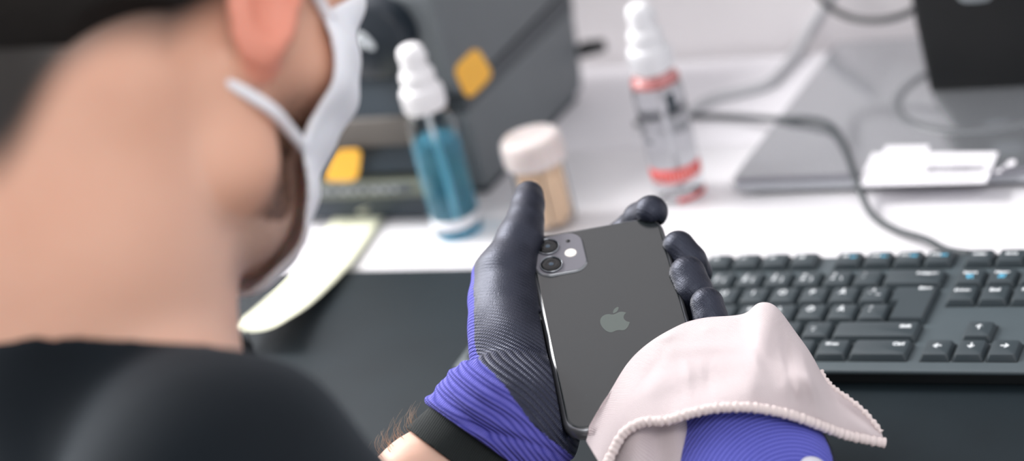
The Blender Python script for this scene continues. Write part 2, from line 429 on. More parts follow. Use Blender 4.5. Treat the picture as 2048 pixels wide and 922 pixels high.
# neck: shell that widens a little towards the foot
def neck_ring(z, hw, y0, y1): return [mlo(MX + 2 + p[0], (y0 + y1) / 2 + p[1], z) for p in rrect(hw * 2, y1 - y0, 9, 5)]
v, f = rings_pd([neck_ring(11.9, 53, 396, 440), neck_ring(60, 57, 402, 438), neck_ring(240, 62, 420, 450), neck_ring(330, 60, 422, 450)])
nk = from_pd('neck', v, f, mon_m, mon); nk.data.set_sharp_from_angle(angle=math.radians(40))
# pale oval badge low on the neck, and the clip for the cable
badge_m = plain('badge_grey', '9aa0a4', 0.35, 0.3)
pb = ony(1950, 2, 402)
v, f = lathe_pd([(0.1, 0), (13, 0), (14, 0.8), (12, 2.0), (0.1, 2.3)], 36, close=False)
v = [mlo(pb[0] + x, 405.5 - z, pb[2] + 4 + y * 0.55) for x, y, z in v]
from_pd('badge', v, f, badge_m, mon)
scr = box('screen_panel', mlo(-30, 360, 238), mlo(510, 386, 540), mon_m, mon, 4)
dm = Mt('display_dark', '07080a', 0.12).m
box('display', mlo(-22, 358.8, 248), mlo(502, 360.5, 532), dm, scr, 0.3)
scr.children[0].location = scr.children[0].location - scr.location
# barcode labels
def label(poly, z, bars, name='label'):
    P = [onz(x, y, z) for x, y in poly]
    me = from_pd(name, [mlo(p[0], p[1], z) for p in P] + [mlo(p[0], p[1], z - 0.15) for p in P], [(0, 1, 2, 3), (7, 6, 5, 4), (0, 4, 5, 1), (1, 5, 6, 2), (2, 6, 7, 3), (3, 7, 4, 0)], label_m, mon, smooth=False)
    bm = bmesh.new(); A, B, Cc, D = [np.array(mlo(p[0], p[1], z + 0.05)) for p in P]     # A FL, B BL, C BR, D FR
    def q(u, v_): return (A * (1 - u) + D * u) * (1 - v_) + (B * (1 - u) + Cc * u) * v_
    for u0, u1, v0, v1 in bars:
        vs = [bm.verts.new(q(*t)) for t in ((u0, v0), (u1, v0), (u1, v1), (u0, v1))]; bm.faces.new(vs)
    from_bm('printed_lines', bm, print_m, me)
    return me
bars = []; u = 0.06
while u < 0.94:
    w = random.choice((0.004, 0.007, 0.011)); bars.append((u, u + w, 0.34, 0.62)); u += w + random.choice((0.004, 0.006, 0.01))
label([(1712, 372), (1745, 306), (1996, 304), (1972, 366)], 10.3 + 1.6, bars + [(0.1, 0.5, 0.74, 0.80), (0.55, 0.9, 0.14, 0.2), (0.1, 0.4, 0.14, 0.2)], 'barcode_label')
label([(1735, 368), (1772, 292), (1858, 291), (1848, 362)], 12.15, [(0.1, 0.3, 0.45, 0.5), (0.36, 0.62, 0.45, 0.5), (0.68, 0.9, 0.47, 0.52)], 'inspection_label')
bm = bmesh.new()
for x, y, w, h in ((1997, 342, 5, 4), (2022, 326, 8, 7), (2008, 334, 4, 3)):
    p = onz(x, y, 11.8); c = mlo(p[0], p[1], 11.75)
    r = bmesh.ops.create_circle(bm, cap_ends=True, radius=1, segments=14)
    for vv in r['verts']: vv.co = Vector((c[0] + vv.co.x * w * 0.38, c[1] + vv.co.y * h * 0.7, c[2]))
from_bm('printed_marks', bm, label_m, mon)

# ================================================================== CABLES
cab_m = plain('cable_grey', '3c4246', 0.5); cab2_m = plain('cable_pale_grey', 'b4b5b9', 0.55); cab3_m = plain('cable_black', '14181b', 0.45)
def pathz(pts): return catmull([onz(x, y, z) for x, y, z in pts], 10)
kc = tube('keyboard_cable', pathz([(1940, 508, 20), (1893, 500, 12), (1850, 478, 6), (1790, 459, 2.2), (1745, 430, 3), (1722, 385, 8.5), (1708, 348, 15), (1690, 295, 15), (1663, 252, 15), (1620, 238, 15), (1555, 238, 12), (1480, 234, 3), (1400, 232, 1), (1330, 236, 1), (1270, 248, 1)]), 2.3, cab_m)
tag(kc, 'dark grey keyboard cable running over the monitor base towards the red bottle', 'cable')
pc = tube('power_cable', catmull([onz(1340, 262, 1), onz(1385, 222, 1), onz(1430, 197, 1), onz(1490, 183, 1), onz(1540, 166, 1.5), onz(1582, 122, 2), ony(1612, 75, 524), ony(1650, 15, 524), ony(1690, -50, 524)], 10), 4.0, cab2_m)
tag(pc, 'pale grey cable bending from behind the red bottle up the white wall', 'cable')
bc = tube('monitor_cable', catmull([ony(1600, -80, 470), ony(1622, -38, 470), ony(1645, 0, 468), ony(1675, 24, 462), ony(1715, 38, 455), ony(1765, 40, 445), ony(1812, 28, 436), ony(1840, 10, 430)], 10), 2.6, cab3_m)
tag(bc, 'black cable hanging in a loop against the wall behind the monitor neck', 'cable')

# ================================================================== LABEL PRINTER
PXR, PY = -114, 271
pr_dark = plain('printer_dark_plastic', '26323c', 0.45, bscale=1500)
pr_grey = plain('printer_grey_plastic', '676d71', 0.55, bscale=1500, bstr=0.3)
pr_seam = plain('printer_seam', '464c51', 0.5)
pr_tan = plain('printer_window_brown', '57524e', 0.35)
orange_m = Mt('orange_sticker', 'ffb52a', 0.5); orange_m.col(orange_m.mix(orange_m.noise(180, 2), 'ffb01c', 'ffcc58')); orange_m = orange_m.m
prn = empty('label_printer', (-190, 360, -2), 'large dark grey label printer behind the blue bottle, with orange diamond stickers', 'label printer')
def pl_(x, y, z): return (x + 190, y - 360, z + 2)
# side outline in (y,z) with the rear leaning back
def side_prism(name, x0, x1, yz, mt, bev=3.0, parent=None):
    bm = bmesh.new()
    a = [bm.verts.new(pl_(x0, y, z)) for y, z in yz]; b = [bm.verts.new(pl_(x1, y, z)) for y, z in yz]
    n = len(yz)
    bm.faces.new(a); bm.faces.new(b[::-1])
    for i in range(n): bm.faces.new((a[i], b[i], b[(i + 1) % n], a[(i + 1) % n]))
    if bev: bmesh.ops.bevel(bm, geom=list(bm.edges), offset=bev, segments=3, profile=0.5, affect='EDGES')
    return from_bm(name, bm, mt, parent or prn, auto=35)
side_prism('body', -262, PXR, [(278, 4), (456, 4), (463, 14), (474, 66), (283, 66), (276, 60)], pr_grey, 3)
side_prism('seam_band', -260, PXR - 1.5, [(281, 64), (476, 64), (480, 82), (284, 78)], pr_seam, 0)
side_prism('lid', -262, PXR, [(278, 79), (480, 84), (494, 150), (486, 196), (300, 196), (270, 160), (268, 90)], pr_grey, 4)
side_prism('bottom_plinth', -258, PXR - 4, [(284, -2), (452, -2), (452, 5), (284, 5)], pr_dark, 0)
# front module, darker, with rounded paper window, slot and lettering strip
side_prism('front_module', -268, -134, [(236, 38), (262, 96), (264, 118), (276, 118), (276, 38)], pr_dark, 3)
side_prism('paper_window', -258, -140, [(237.5, 60), (244.5, 78), (250, 78), (250, 60)], pr_tan, 0.6)
side_prism('lower_front', -266, -132, [(240, 0), (240, 20), (276, 20), (276, 0)], pr_dark, 2)
side_prism('tear_bar', -262, -136, [(234, 20), (233, 33), (276, 36), (276, 20)], plain('tear_bar_grey', '6f7468', 0.5), 1.5)
tb = side_prism('lettering_strip', -250, -150, [(231.6, 24.5), (231.2, 31), (233.5, 31), (233.5, 24.5)], plain('strip_grey', '4b525a', 0.5), 0)
bm = bmesh.new()
for i in range(9):
    x = -236 + i * 9.0
    bbox(bm, pl_(x, 230.8, 26), pl_(x + 5 - (i % 3), 231.6, 29.5))
from_bm('lettering', bm, plain('strip_lettering', 'a9adb2', 0.5), prn)
# round lid end with white swoosh emblem
v, f = lathe_pd([(0.1, 0), (27, 0), (29.5, 2), (30, 5), (30, 22)], 64, close=False)
dc = ony(736, 88, 246)
v = [pl_(dc[0] + x, 246 + z, dc[2] + y) for x, y, z in v]
from_pd('roll_cover', v, f, plain('roll_cover_navy', '101c27', 0.4), prn)
em = [(-16, 3), (-10, 8), (-4, 9), (2, 4), (6, -3), (1, -2), (-5, 3), (-10, 2), (-12, -4)]
v, f = tube_pd(catmull([pl_(dc[0] + x * 0.62, 245.4, dc[2] + y * 0.85) for x, y in em], 6), 1.7, 8)
from_pd('emblem', v, f, plain('emblem_white', 'd7dde2', 0.5), prn)
# orange diamond stickers: one near the corner of the side, one on the front
def sticker(pts, nrm):
    c = sum(pts) / len(pts)
    r = [[pl_(*(c + (p - c) * s + nrm * z)) for p in pts] for s, z in ((1.0, 0.0), (1.0, 0.5), (0.96, 0.8))]
    v, f = rings_pd(r); o = from_pd('sticker', v, f, orange_m, prn, smooth=False); o['label'] = 'orange diamond sticker'
def rnd_poly(pix, fn, n=5):
    P = [fn(*p) for p in pix]; out = []
    for i in range(len(P)):
        a, b, c = P[i - 1], P[i], P[(i + 1) % len(P)]
        for k in range(n + 1):
            t = k / n; p0 = b + (a - b) * 0.28; p1 = b + (c - b) * 0.28
            out.append((1 - t) ** 2 * p0 + 2 * t * (1 - t) * b + t * t * p1)
    return out
sticker(rnd_poly([(905, 138), (952, 92), (987, 150), (935, 202)], lambda a, b: onx(a, b, PXR + 0.1)), np.array([1.0, 0, 0]))
sticker(rnd_poly([(645, 362), (672, 300), (724, 297), (716, 362)], lambda a, b: ony(a, b, 230.3)), np.array([0, -1.0, 0]))
pg = onx(1180, 98, -108)
tube('power_plug', [pl_(-124, 470, 30), pl_(-112, 478, 31), pl_(-98, 482, 31)], [4.5, 6.5, 5], cab3_m, prn, seg=12)

# label strip coming out of the printer and hanging over the mat
tape_m = Mt('label_liner', 'e9ead0', 0.55); tape_m.col(tape_m.mix(tape_m.noise(30, 4), 'e4e6c8', 'eff0dc')); tape_m.b.inputs['Transmission Weight'].default_value = 0.0; tape_m = tape_m.m
ctr = [(742, 392, 10), (737, 412, 3), (715, 440, 0.8), (690, 480, 0.8), (645, 540, 2.5), (600, 590, 5), (555, 632, 9), (515, 662, 17)]
P = catmull([onz(*p) for p in ctr], 8); hw = 22
vs, fs = [], []
for i, p in enumerate(P):
    t = P[min(i + 1, len(P) - 1)] - P[max(i - 1, 0)]; t[2] = 0; t /= np.linalg.norm(t); sd = np.array([-t[1], t[0], 0])
    w = hw * (1 - 0.10 * i / len(P))
    for k in range(7):
        u = k / 3 - 1; q = p + sd * w * u; q = q + np.array([0, 0, 1.6 * (u * u) * (i / len(P)) ** 2 * 3]); vs.append(q)
for i in range(len(P) - 1):
    for k in range(6): fs.append((i * 7 + k, i * 7 + k + 1, (i + 1) * 7 + k + 1, (i + 1) * 7 + k))
tp = from_pd('label_strip', vs, fs, tape_m, None, P[3]); sm = tp.modifiers.new('thick', 'SOLIDIFY'); sm.thickness = 0.0003
tag(tp, 'pale yellow strip of blank labels running from the printer onto the dark mat', 'label strip')

# ================================================================== BOTTLES AND JAR
def glass(name, col, rough=0.03, ior=1.45):
    M = Mt(name, col, rough); M.b.inputs['Transmission Weight'].default_value = 1.0; M.b.inputs['IOR'].default_value = ior
    return M.m
pet = glass('clear_bottle_plastic', 'fafdfd', 0.03, 1.2)
blue_l = Mt('blue_liquid', '8adcf8', 0.02); blue_l.b.inputs['Transmission Weight'].default_value = 0.8; blue_l.b.inputs['IOR'].default_value = 1.28; blue_l = blue_l.m
clear_l = Mt('clear_liquid', 'faf6f9', 0.02); clear_l.b.inputs['Transmission Weight'].default_value = 1.0; clear_l.b.inputs['IOR'].default_value = 1.06; clear_l = clear_l.m
capw = plain('white_cap_plastic', 'f3f2f5', 0.4, var=0.01, bstr=0)
frost = Mt('frosted_cap_plastic', 'efeff3', 0.35); frost.b.inputs['Transmission Weight'].default_value = 0.1; frost = frost.m
def bottle(px, py, label, liquid, level, capmat):
    b = onz(px, py, -2)
    r = empty('spray_bottle', b, label, 'spray bottle', group='pump spray bottles')
    R = 17.5
    outer = [(R - 2.5, 0), (R - 0.6, 0.8), (R, 3), (R, 82), (R - 1.2, 88), (R - 5, 94), (11, 97), (10.4, 99), (10.4, 106)]
    inner = [(x - 1.0, max(z, 1.6) if z < 4 else z) for x, z in outer][::-1]
    lathe('bottle_body', outer + inner, pet, r, seg=64, close=False, auto=50)
    # liquid sits a hair inside the wall
    lathe('liquid', [(0.05, 1.9), (R - 3.0, 1.7), (R - 0.7, 4), (R - 0.6, level - 0.5), (R - 0.9, level), (0.05, level - 0.4)], liquid, r, seg=64, close=False, auto=50)
    tube('dip_tube', catmull([(0, 0, 100), (0.5, 0, 75), (2.5, -2, 45), (3.5, -4, 20), (6, -6, 5)], 6), 1.9, frost, r, seg=10)
    cp = lathe('pump_cap', [(14.5, 96.5), (15, 98), (15, 111), (14.2, 113), (12.0, 113.6), (11.8, 116), (12.4, 119), (12.2, 124), (10.0, 127)], capmat, r)
    lathe('actuator', [(9.6, 126), (9.8, 128), (9.2, 132), (9.6, 138), (8.6, 142.4), (5.5, 144.5), (0.1, 145)], capmat, r, auto=60)
    v, f = tube_pd([(9.0, -2, 137), (12.2, -2.6, 137.4)], 2.4, 12); from_pd('nozzle', v, f, capmat, r)
    # ribs on the collar
    bm = bmesh.new()
    for i in range(36):
        a = 2 * math.pi * i / 36; c, s_ = math.cos(a), math.sin(a)
        bbox(bm, (15 * c - .4, 15 * s_ - .4, 99), (15 * c + .4, 15 * s_ + .4, 110.5))
    from_bm('collar_ribs', bm, capmat, r)
    return r
blueb = bottle(919, 462, 'spray bottle with blue liquid and a white cap before the label printer', blue_l, 74, capw)
redb = bottle(1363, 390, 'clear spray bottle with a red band low on its label, on the white desk', clear_l, 83, frost)
redb.rotation_euler.z = 0
def band(parent, R, z0, z1, a0, a1, mt, name, n=24):
    vs, fs = [], []
    for i in range(n + 1):
        a = math.radians(a0 + (a1 - a0) * i / n)
        for z in (z0, z1):
            for rr in (R, R + 0.18): vs.append((rr * math.cos(a), rr * math.sin(a), z))
    for i in range(n):
        b = i * 4; fs += [(b + 1, b + 5, b + 7, b + 3), (b, b + 2, b + 6, b + 4), (b + 2, b + 3, b + 7, b + 6), (b, b + 4, b + 5, b + 1)]
    fs += [(0, 1, 3, 2), (n * 4, n * 4 + 2, n * 4 + 3, n * 4 + 1)]
    return from_pd(name, vs, fs, mt, parent)
red_m = plain('red_label_band', 'd8322c', 0.5); redp = Mt('red_tint_plastic', 'e98f8c', 0.2); redp.b.inputs['Transmission Weight'].default_value = 0.6; redp = redp.m
band(redb, 17.55, 17, 27, -150, 25, red_m, 'red_band')
band(redb, 17.55, 2.0, 5.2, -75, 25, red_m, 'red_base_print')
blk = plain('label_black_print', '22303a', 0.5)
band(redb, 17.55, 68, 82, -50, -28, blk, 'black_print')
band(redb, 17.55, 47, 50, -120, -105, blk, 'black_print')
lathe('neck_ring', [(15.2, 89), (17.2, 87.0), (16.9, 90.2), (13.2, 94.2), (12.4, 95)], redp, redb, close=False)
prt = plain('red_band_lettering', 'f3c9c6', 0.5)
for i in range(9):
    pass
bm = bmesh.new()
for i in range(12):
    a = math.radians(-118 + i * 9.5); c, s_ = math.cos(a), math.sin(a)
    bbox(bm, (17.8 * c - .5, 17.8 * s_ - .5, 19.6), (17.8 * c + .5, 17.8 * s_ + .5, 24.0))
from_bm('band_lettering', bm, prt, redb)
wl = plain('label_white_film', 'e6e8ee', 0.5)
band(blueb, 17.55, 8, 15.5, -160, 20, wl, 'label_band')
band(blueb, 17.55, 1.5, 3.2, -110, 20, plain('blue_base_print', '3fa6d0', 0.4), 'blue_base_print')

# jar of toothpicks
jb = onz(1104, 449, -2)
jar = empty('toothpick_jar', jb, 'small clear round jar with a milky lid, full of toothpicks, behind the gloved thumb', 'jar')
jw = glass('jar_plastic', 'fdfaf8', 0.06, 1.08)
lathe('jar_body', [(17, 0), (18.5, 1.5), (18.8, 4), (18.8, 50), (18.2, 52), (17.2, 52), (17.8, 49), (17.8, 4), (16.5, 2), (0.1, 2)], jw, jar, seg=56, close=False)
lid_m = Mt('milky_lid', 'efe4e2', 0.35); lid_m.b.inputs['Transmission Weight'].default_value = 0.3; lid_m.b.inputs['Subsurface Weight'].default_value = 0.1; lid_m = lid_m.m
lathe('lid', [(21.0, 49), (21.8, 50), (22.2, 54), (22.2, 63), (21.4, 67), (19.5, 69.2), (17, 69.8), (0.1, 70)], lid_m, jar, seg=64, close=True, auto=50)
tpv, tpf = [], []
for i in range(150):
    a = random.random() * 6.283; r = 15.8 * math.sqrt(random.random()); x, y = r * math.cos(a), r * math.sin(a)
    dx, dy = random.uniform(-1, 1), random.uniform(-1, 1); sc = min(1, (16.2 - 0) / (math.hypot(x + dx, y + dy) + 1e-6))
    v, f = tube_pd([(x, y, 4), (x, y, 6), ((x + dx) * sc, (y + dy) * sc, 46), ((x + dx) * sc, (y + dy) * sc, 48)], [0.3, 1.0, 1.0, 0.3], 6)
    k = len(tpv); tpv += [np.array(p) + jb for p in v]; tpf += [tuple(k + q for q in ff) for ff in f]
tk = from_pd('toothpicks', tpv, tpf, plain('toothpick_wood', 'f6dfc4', 0.6), None, jb)
tag(tk, 'dense bundle of wooden toothpicks standing inside the small clear jar', 'toothpicks', kind='stuff')

# ================================================================== PHONE
ph = empty('smartphone', PC - PM @ np.array([0, 0, 4.2]), 'black smartphone held back side up in the gloved left hand', 'smartphone', rot=PM)
fr_m = Mt('phone_frame_aluminium', '85878b', 0.28, 0.7).m
gl_m = Mt('phone_back_glass', '181b1d', 0.13); gl_m.b.inputs['Coat Weight'].default_value = 0.6; gl_m.b.inputs['Coat Roughness'].default_value = 0.08
gl_m.rough(gl_m.math('MULTIPLY_ADD', gl_m.noise(35, 5), 0.10, 0.12))
# tiny dust specks
dz = gl_m.noise(700, 1.0); gl_m.col(gl_m.ramp(dz, [(0.0, '1d2224'), (0.77, '1e2325'), (0.83, '3c4041')])); gl_m = gl_m.m
W_, H_, R_ = 75.7, 150.9, 11.2
rings = []
for k in range(13):
    a = -math.pi / 2 + math.pi * k / 12; ins = 4.1 * (1 - math.cos(a)); z = 4.0 * math.sin(a) + 4.2
    rings.append([(x, y, z) for x, y in rrect(W_ - 2 * ins * 0.62, H_ - 2 * ins * 0.62, R_ - ins * 0.6, 14)])
v, f = rings_pd(rings); fo = from_pd('frame', v, f, fr_m, ph); fo.data.set_sharp_from_angle(angle=math.radians(60))
def plate_rings(w, h, r, cx, cy, zs, n=14):
    return rings_pd([[(cx + x, cy + y, z) for x, y in rrect(w - 2 * i, h - 2 * i, max(0.3, r - i), n)] for z, i in zs])
v, f = plate_rings(W_ - 4.4, H_ - 4.4, R_ - 2.0, 0, 0, [(7.6, 0), (8.2, 0.0), (8.42, 0.25), (8.5, 0.9), (8.5, 1.6)])
bg = from_pd('back_glass', v, f, gl_m, ph); bg.data.set_sharp_from_angle(angle=math.radians(40))
v, f = plate_rings(W_ - 4.4, H_ - 4.4, R_ - 2.0, 0, 0, [(-0.1, 1.6), (0.0, 0.4), (0.6, 0.0)])
from_pd('screen', v, f, dm, ph)
bump_m = Mt('camera_plateau_glass', '77767e', 0.5, 0.15); bump_m = bump_m.m
BX, BY, BW = -21.3, 56.0, 27.6
v, f = plate_rings(BW + 1.0, BW + 3.4, 8.2, BX, BY, [(8.3, -0.4), (8.7, 0.0), (9.35, 0.25), (9.6, 0.8)])
rim_m = Mt('plateau_rim', '8f9296', 0.18, 0.6).m
br = from_pd('camera_plateau_rim', v, f, rim_m, ph); br.data.set_sharp_from_angle(angle=math.radians(50))
v, f = plate_rings(BW - 0.4, BW + 2.0, 7.6, BX, BY, [(9.2, 0), (9.68, 0.0), (9.75, 0.3)])
cp_ = from_pd('camera_plateau', v, f, bump_m, ph); cp_.data.set_sharp_from_angle(angle=math.radians(50))
lens_g = Mt('lens_glass', '07090c', 0.04); lens_g.b.inputs['Coat Weight'].default_value = 0.2; lens_g.b.inputs['IOR'].default_value = 1.35; lens_g = lens_g.m
lens_i = Mt('lens_inner', '0d1013', 0.4).m; lens_r = Mt('lens_ring_metal', '8d9197', 0.22, 0.9).m
for lx, ly in ((-26.4, 62.4), (-26.6, 47.9)):
    v, f = lathe_pd([(6.3, 9.6), (6.35, 10.5), (6.15, 10.9), (5.85, 10.9), (5.7, 10.5)], 48, lx, ly, close=False)
    le = from_pd('camera_lens', v, f, lens_r, ph, (lx, ly, 9.6)); le['label'] = 'round camera lens with a metal ring'
    v, f = lathe_pd([(5.8, 9.5), (5.75, 10.55), (4.2, 10.62), (2.4, 10.66), (0.05, 10.7)], 48, 0, 0, close=False)
    v = [(a, b, c - 9.6) for a, b, c in v]; from_pd('lens_glass', v, f, lens_g, le)
    v, f = lathe_pd([(3.4, 1.12), (2.9, 1.2), (2.6, 1.12)], 36, 0, 0, close=False); from_pd('inner_ring', v, f, lens_i, le)
    v, f = lathe_pd([(1.3, 1.1), (0.9, 1.17), (0.05, 1.2)], 24, 0, 0, close=False); from_pd('inner_lens', v, f, Mt('inner_lens_coating', '4a5866', 0.1, 0.5).m, le)
v, f = lathe_pd([(3.3, 9.6), (3.3, 9.85), (2.9, 10.0), (0.05, 10.02)], 36, -15.0, 54.9, close=False)
from_pd('flash', v, f, plain('flash_diffuser', 'f6f1ea', 0.35, var=0.02, bstr=0), ph)
v, f = lathe_pd([(1.25, 9.6), (1.2, 9.82), (0.05, 9.84)], 24, -15.0, 64.6, close=False)
from_pd('microphone_hole', v, f, lens_i, ph)
# bitten fruit emblem, polished
logo_m = Mt('emblem_mirror', '5c6461', 0.24, 0.3).m
def bez(segs, n=8):
    out = []
    for p0, c0, c1, p1 in segs:
        for k in range(n):
            t = k / n; out.append(tuple((1 - t) ** 3 * np.array(p0) + 3 * t * (1 - t) ** 2 * np.array(c0) + 3 * t * t * (1 - t) * np.array(c1) + t ** 3 * np.array(p1)))
    return out
fruit = bez([((0, 4.6), (1.3, 4.6), (2.6, 5.7), (4.2, 5.6)), ((4.2, 5.6), (5.3, 5.5), (6.3, 5.0), (6.9, 4.0)),
             ((6.9, 4.0), (3.9, 2.2), (4.4, -2.0), (7.5, -3.1)), ((7.5, -3.1), (6.7, -5.6), (5.0, -8.3), (3.3, -8.3)),
             ((3.3, -8.3), (2.1, -8.3), (1.4, -7.5), (0.1, -7.5)), ((0.1, -7.5), (-1.2, -7.5), (-1.9, -8.3), (-3.1, -8.3)),
             ((-3.1, -8.3), (-5.4, -8.3), (-7.6, -3.4), (-7.6, 0.0)), ((-7.6, 0.0), (-7.6, 3.7), (-5.3, 5.6), (-3.1, 5.6)), ((-3.1, 5.6), (-1.8, 5.6), (-1.0, 4.6), (0, 4.6))])
leaf = bez([((0.1, 5.4), (0.1, 7.8), (1.8, 9.4), (3.6, 9.7)), ((3.6, 9.7), (3.8, 7.4), (2.0, 5.4), (0.1, 5.4))], 10)
bm = bmesh.new()
for pts in (fruit, leaf):
    vs = [bm.verts.new((x - 0.4, y - 1.3, 8.56)) for x, y in pts]; bm.faces.new(vs)
bmesh.ops.triangulate(bm, faces=bm.faces)
from_bm('emblem', bm, logo_m, ph)
box('side_button', (W_ / 2 - 0.6, 20, 3.0), (W_ / 2 + 0.35, 36, 5.6), fr_m, ph, 0.3)
for y in (12, 26): box('volume_button', (-W_ / 2 - 0.35, y, 3.0), (-W_ / 2 + 0.6, y + 9, 5.6), fr_m, ph, 0.3)

# ================================================================== PERSON
def camv(x, y, z): v = RW.T @ np.array([x, y, z], float); return v / np.linalg.norm(v)
nrm = lambda v: np.array(v, float) / np.linalg.norm(v)
# head frame: forward, up, right
ha, hp = math.radians(8), math.radians(35)
HF = np.array([math.sin(ha) * math.cos(hp), math.cos(ha) * math.cos(hp), -math.sin(hp)])
HU = np.array([math.sin(ha) * math.sin(hp), math.cos(ha) * math.sin(hp), math.cos(hp)])
HR = np.array([math.cos(ha), -math.sin(ha), 0.0])
HM = np.stack([HF, HU, HR], 1)
HO = ray(501, 160, 900) + 5 * HF + 25 * HU - 78 * HR
def hd(f, u, r): return HO + f * HF + u * HU + r * HR
def head_local(P): return (P - HO) @ HM

NB = ray(175, 690, 948)                       # base of the neck
SR = ray(440, 1020, 868); TRR = ray(313, 872, 925)
side = nrm(np.array([0.80, -0.60, -0.05]))
SL = NB * 2 - SR; SL = NB + (NB - SR) * 0.9; SL[2] = SR[2] - 14
TRL = NB + (NB - TRR); TRL[2] = TRR[2]
back = nrm([-0.55, -0.80, 0.0])
CH = (SR + SL) / 2 + back * -18 + np.array([0, 0, -125.0]); WA = CH + np.array([0, 0, -150.0]) + back * 25
HIP = WA + np.array([0, 0, -130.0]) + back * 20
# left forearm / wrist
P2 = ray(966, 889, 1140); FD = nrm([-0.58, -0.72, -0.36])
EL = P2 + FD * 250
Mj = RW.T @ np.array([0.68, 0.72, 0.0]); Mj = nrm(Mj - FD * (Mj @ FD)); Mn = nrm(np.cross(FD, Mj))
if (RW @ Mn)[2] > 0: Mn = -Mn                 # towards the camera
# right wrist
RWp = ray(1525, 1110, 1085); ER = RWp + nrm([0.28, -0.75, -0.55]) * 250

def body_prims(V, grow=0.0, part='all'):
    g = grow
    tax = nrm(SR - SL)
    TM = np.stack([tax, nrm(np.cross([0, 0, 1.0], tax)), np.array([0, 0, 1.0])], 1); TM[:, 2] = nrm(np.cross(TM[:, 0], TM[:, 1])); 
    V.ell(CH, (132 + g, 98 + g, 120 + g), TM, 24)
    V.ell(WA, (140 + g, 98 + g, 130 + g), TM, 30)
    V.ell(HIP, (155 + g, 110 + g, 100 + g), TM, 30)
    V.chain([NB + np.array([0, 0, -38]), TRR, SR], [46 + g, 40 + g, 50 + g], 18)
    V.chain([NB + np.array([0, 0, -38]), TRL, SL], [46 + g, 40 + g, 50 + g], 18)
    V.cap(SR, CH, 42 + g, 80 + g, 16); V.cap(SL, CH, 42 + g, 80 + g, 16)

hand_keep = []
B = Vol(np.minimum.reduce([HO - 140, EL - 60, SL - 80, HIP - 180, ER - 60]), np.maximum.reduce([HO + 150, RWp + 40, SR + 80, P2 + 40]), 3.0)
body_prims(B)
B.chain([SL, EL], [48, 40], 22); B.chain([SR, ER], [48, 40], 22)
# left forearm, flattened towards the wrist
for sg in (-1, 1):
    B.chain([EL, EL + (P2 - EL) * 0.45 + Mj * sg * 7, P2 + FD * 34 + Mj * sg * 10.5, P2 + Mj * sg * 9.5, P2 - FD * 22 + Mj * sg * 8], [38, 32, 20.0, 17.0, 13], 6)
    B.chain([ER, ER + (RWp - ER) * 0.45, RWp + Mj * sg * 9], [38, 33, 20], 10)
# neck
B.chain([NB + np.array([0, 0, -20]), NB * 0.5 + hd(-22, -40, 0) * 0.5, hd(-24, -28, 0)], [60, 57, 60], 16)
B.cap(hd(30, -78, 14), NB * 0.75 + hd(10, -60, 10) * 0.25 + camv(1, 0, 0.2) * 20, 26, 30, 16)
# head
def face_prims(V, g=0.0, k=1.0, eyes=True):
    V.ell(hd(44, -8, 0), (56 + g, 76 + g, 58 + g), HM, 16 * k)
    for s_ in (-1, 1):
        V.chain([hd(4, -20, 56 * s_), hd(16, -54, 52 * s_), hd(50, -71, 33 * s_), hd(76, -81, 12 * s_)], [16 + g, 17 + g, 17 + g, 17 + g], 16 * k)
        V.cap(hd(88, 30, 14 * s_), hd(78, 28, 42 * s_), 11 + g, 10 + g, 12 * k)            # brow
        V.cap(hd(72, -12, 38 * s_), hd(52, -8, 54 * s_), 17 + g, 14 + g, 16 * k)           # cheekbone
        if eyes:
            V.ell(hd(100, 12, 31 * s_), (14, 11, 15), HM, 8, neg=True)             # eye socket
            V.ell(hd(84, 12, 31 * s_), (12.5, 11, 13), HM, 3)                      # eyeball under lids
    V.ell(hd(44, -47, 0), (48 + g, 38 + g, 46 + g), HM, 14 * k)
    V.cap(hd(93, 16, 0), hd(109, -16, 0), 7 + g, 9.5 + g, 9 * k)                            # nose
B.ell(hd(2, 46, 0), (97, 86, 76), HM, 12)
face_prims(B)
for s_ in (-1, 1): B.ell(hd(103, -18, 9 * s_), (8, 6, 6), HM, 4)
B.ell(hd(98, -46, 0), (9, 5, 22), HM, 4); B.ell(hd(97, -55, 0), (9, 6, 19), HM, 4)
# ears: helix, lobe, hollow behind and in front
for s_ in (-1, 1):
    ax = nrm(HR * s_ + HF * -0.55); e1 = nrm(HU + HF * -0.12); e2 = nrm(np.cross(e1, ax)); EM = np.stack([e2, e1, nrm(np.cross(e2, e1))], 1)
    c = hd(-10, 10, 84 * s_)
    B.ell(c, (17, 31, 5.5), EM, 3); B.ell(hd(0, -16, 77 * s_), (10, 11, 6), EM, 6)
    B.ell(c + ax * 4 + HF * 3, (9, 19, 5), EM, 3, neg=True)
BA = np.array([HIP[0], HIP[1], HIP[2] - 60])
def beard(P):
    L = head_local(P); f, u, r = L[:, 0], L[:, 1], np.abs(L[:, 2])
    line = sstep(22, 44, f - 0.10 * (u + 50)) * sstep(0, -30, u + 4 + 0.05 * f)      # jaw and lower face
    burn = sstep(9, 16, f) * sstep(36, 27, f) * sstep(-20, -8, u) * sstep(70, 50, u)
    low = sstep(-112, -98, u)
    return np.clip(np.maximum(line * low, burn * 0.4) * sstep(-30, -10, f + 20), 0, 1)
def hairm(P):
    L = head_local(P); f, u, r = L[:, 0], L[:, 1], np.abs(L[:, 2])
    edge = u - (-74 + 60 * sstep(10, 58, r) + 0.9 * np.clip(f + 34, 0, 80))
    return np.clip(sstep(78, 73, r) * sstep(-14, 16, edge) * sstep(62, 38, f - 0.3 * np.maximum(u - 60, 0)), 0, 1)
def ear_backlit_red(P):
    L = head_local(P); e = np.abs(L[:, 2]); return sstep(72, 80, e) * sstep(-40, -20, L[:, 1]) * sstep(60, 40, L[:, 1])
